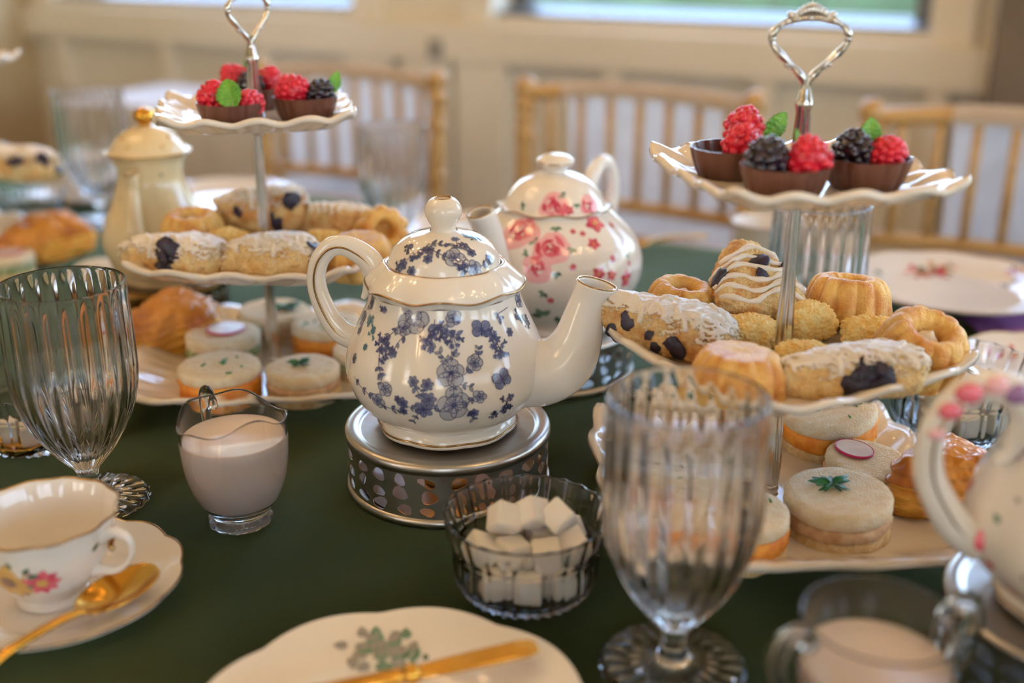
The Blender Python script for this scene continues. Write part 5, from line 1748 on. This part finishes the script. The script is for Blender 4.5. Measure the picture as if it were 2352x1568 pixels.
def spoon(label, x, y, z, ang, L, metal, bl=.050, bw=.030, slope=0.0):
    """bowl centre at x,y; handle runs towards ang"""
    s = thing('teaspoon', label, 'spoon', W(x, y, z), A + ang)
    s.rotation_euler = (Matrix.Rotation(A + ang, 3, 'Z') @ Matrix.Rotation(slope, 3, 'Y')).to_euler()
    v, f = [], []
    nu, nv = 20, 32
    for i in range(nu + 1):
        q = i / nu
        for j in range(nv):
            t = 2 * PI * j / nv
            e = 1 - .18 * math.cos(t)
            v.append((-q * bl / 2 * math.cos(t + PI), q * bw / 2 * math.sin(t) * (1 + .0), -.0075 * (1 - q * q)))
    for i in range(nu):
        for j in range(nv):
            f.append((i * nv + j, i * nv + (j + 1) % nv, (i + 1) * nv + (j + 1) % nv, (i + 1) * nv + j))
    MB().add((v, f)).build('bowl', metal, s, solid=.0012, offset=-1, weld=1e-6)
    hpt = cr([(bl / 2 - .004, 0, -.0005), (bl / 2 + .012, 0, .0025), (bl / 2 + .04, 0, .0035), (bl / 2 + L * .7, 0, .001), (bl / 2 + L, 0, .0005)], 5)
    n = len(hpt)
    MB().add(tube(hpt, [.0022 + .0016 * max(0, i / n - .6) for i in range(n)], 10, 1.5)).build('handle', metal, s)


spoon('gold teaspoon resting on the saucer of the flowered cup', -.2270, .5630, .0215, rad(180 + 59), .085, 'gold', .056, .034, .03)
spoon('gold spoon peeking in at the left edge beside the sugar bowl', -.377, .783, .009, rad(175), .09, 'gold', .040, .024)
spoon('gold spoon at the far table edge behind the pink teapot', .150, 1.36, .009, rad(20), .08, 'gold', .045, .028)

# far place settings
nap = MB()
v = [(-.09, -.06, 0), (.09, -.075, 0), (.10, .06, 0), (-.08, .07, 0)]
nap.add(([q for q in v] + [(a, b, .004) for a, b, c in v] + [(a * .7, b * .7, .0075) for a, b, c in v],
         [(3, 2, 1, 0), (8, 9, 10, 11)] + [(k, (k + 1) % 4, 4 + (k + 1) % 4, 4 + k) for k in range(4)] + [(4 + k, 4 + (k + 1) % 4, 8 + (k + 1) % 4, 8 + k) for k in range(4)]))
tag(nap.build('napkin', 'purple_cloth', loc=W(.545, 1.098, .0004), rotz=A + .1, smooth=False, bevel=.002), 'folded purple napkin under the far floral dinner plate', 'napkin')
round_plate('dinner_plate', 'large white dinner plate with a rose spray at the right back', 'plate', .466, 1.148, .112, 10, .02, .018, 'porcelain_white',
            [(.0, .070, .022, ROSES), (.02, .072, .016, ROSES), (-.060, .055, .010, GREY), (.075, .02, .012, GREY), (.05, -.06, .012, GREY), (.085, .045, .012, ROSES)], True, 0, .009)
round_plate('side_plate', 'small white floral plate at the right edge in front of the dinner plate', 'plate', .480, .940, .080, 10, .02, .014, 'porcelain_white', [(-.02, .045, .016, ROSES), (.03, .05, .012, ROSES)], True)
round_plate('side_plate', 'white floral plate at the back between the two central chairs', 'plate', -.080, 1.420, .085, 10, .02, .014, 'porcelain_white', [(.03, -.05, .016, ROSES), (-.05, -.03, .014, ROSES)], True)
round_plate('dinner_plate', 'white gilt dinner plate at the back between coffee pot and left stand', 'plate', -.420, 1.600, .110, 10, .02, .017, 'porcelain_white', [(.0, -.07, .02, ROSES)], True)
round_plate('saucer', 'white saucer at the far left behind the coffee pot', 'saucer', -.635, 1.630, .070, 10, .03, .012, 'porcelain_white', [(.0, -.045, .012, ROSES)], True)


def plain_cup(label, x, y, z=.0045, glaze='porcelain_white', fill=None, s=1.0):
    c = thing('teacup', label, 'teacup', W(x, y, z), A)
    c.scale = (s, s, s)
    MB().add(lathe([(0, .002), (.014, .002)] + cprof_o + cprof_i, 72)).build('bowl', glaze, c)
    MB().add(tube([(r * .7, -r * .7, zz) for r, zz in hp], .0030, 10)).build('handle', glaze, c)
    MB().add(tube([(.0431 * math.cos(t), .0431 * math.sin(t), .0556) for t in [2 * PI * k / 72 for k in range(72)]], .0008, 6, closed=True)).build('gilt_rim', 'gold_trim', c)


plain_cup('white teacup half hidden behind the scones of the right stand', .300, 1.285, .0008)
plain_cup('white teacup on the saucer at the far left', -.635, 1.630, .0045)
plain_cup('small white teacup behind the spout of the rose teapot', -.030, 1.290, .0008, 'porcelain_white', None, .85)
sugar_bowl('ribbed glass dish glinting at the left edge above the turnover', -.645, 1.492, 0.9, .1)
nv = MB()
for k in range(3):
    nv.add(star(lambda d, k=k: Vector((d.x * .026 * (1 + .3 * nz(d, 2, k)) + .006 * k, d.y * .018, .012 + d.z * .012 * (1 + .4 * nz(d, 3, k)))), 4))
tag(nv.build('crumpled_napkin', 'white_cloth', loc=W(-.470, 1.235, .0004), rotz=A), 'crumpled white paper napkin left of the coffee pot', 'napkin')
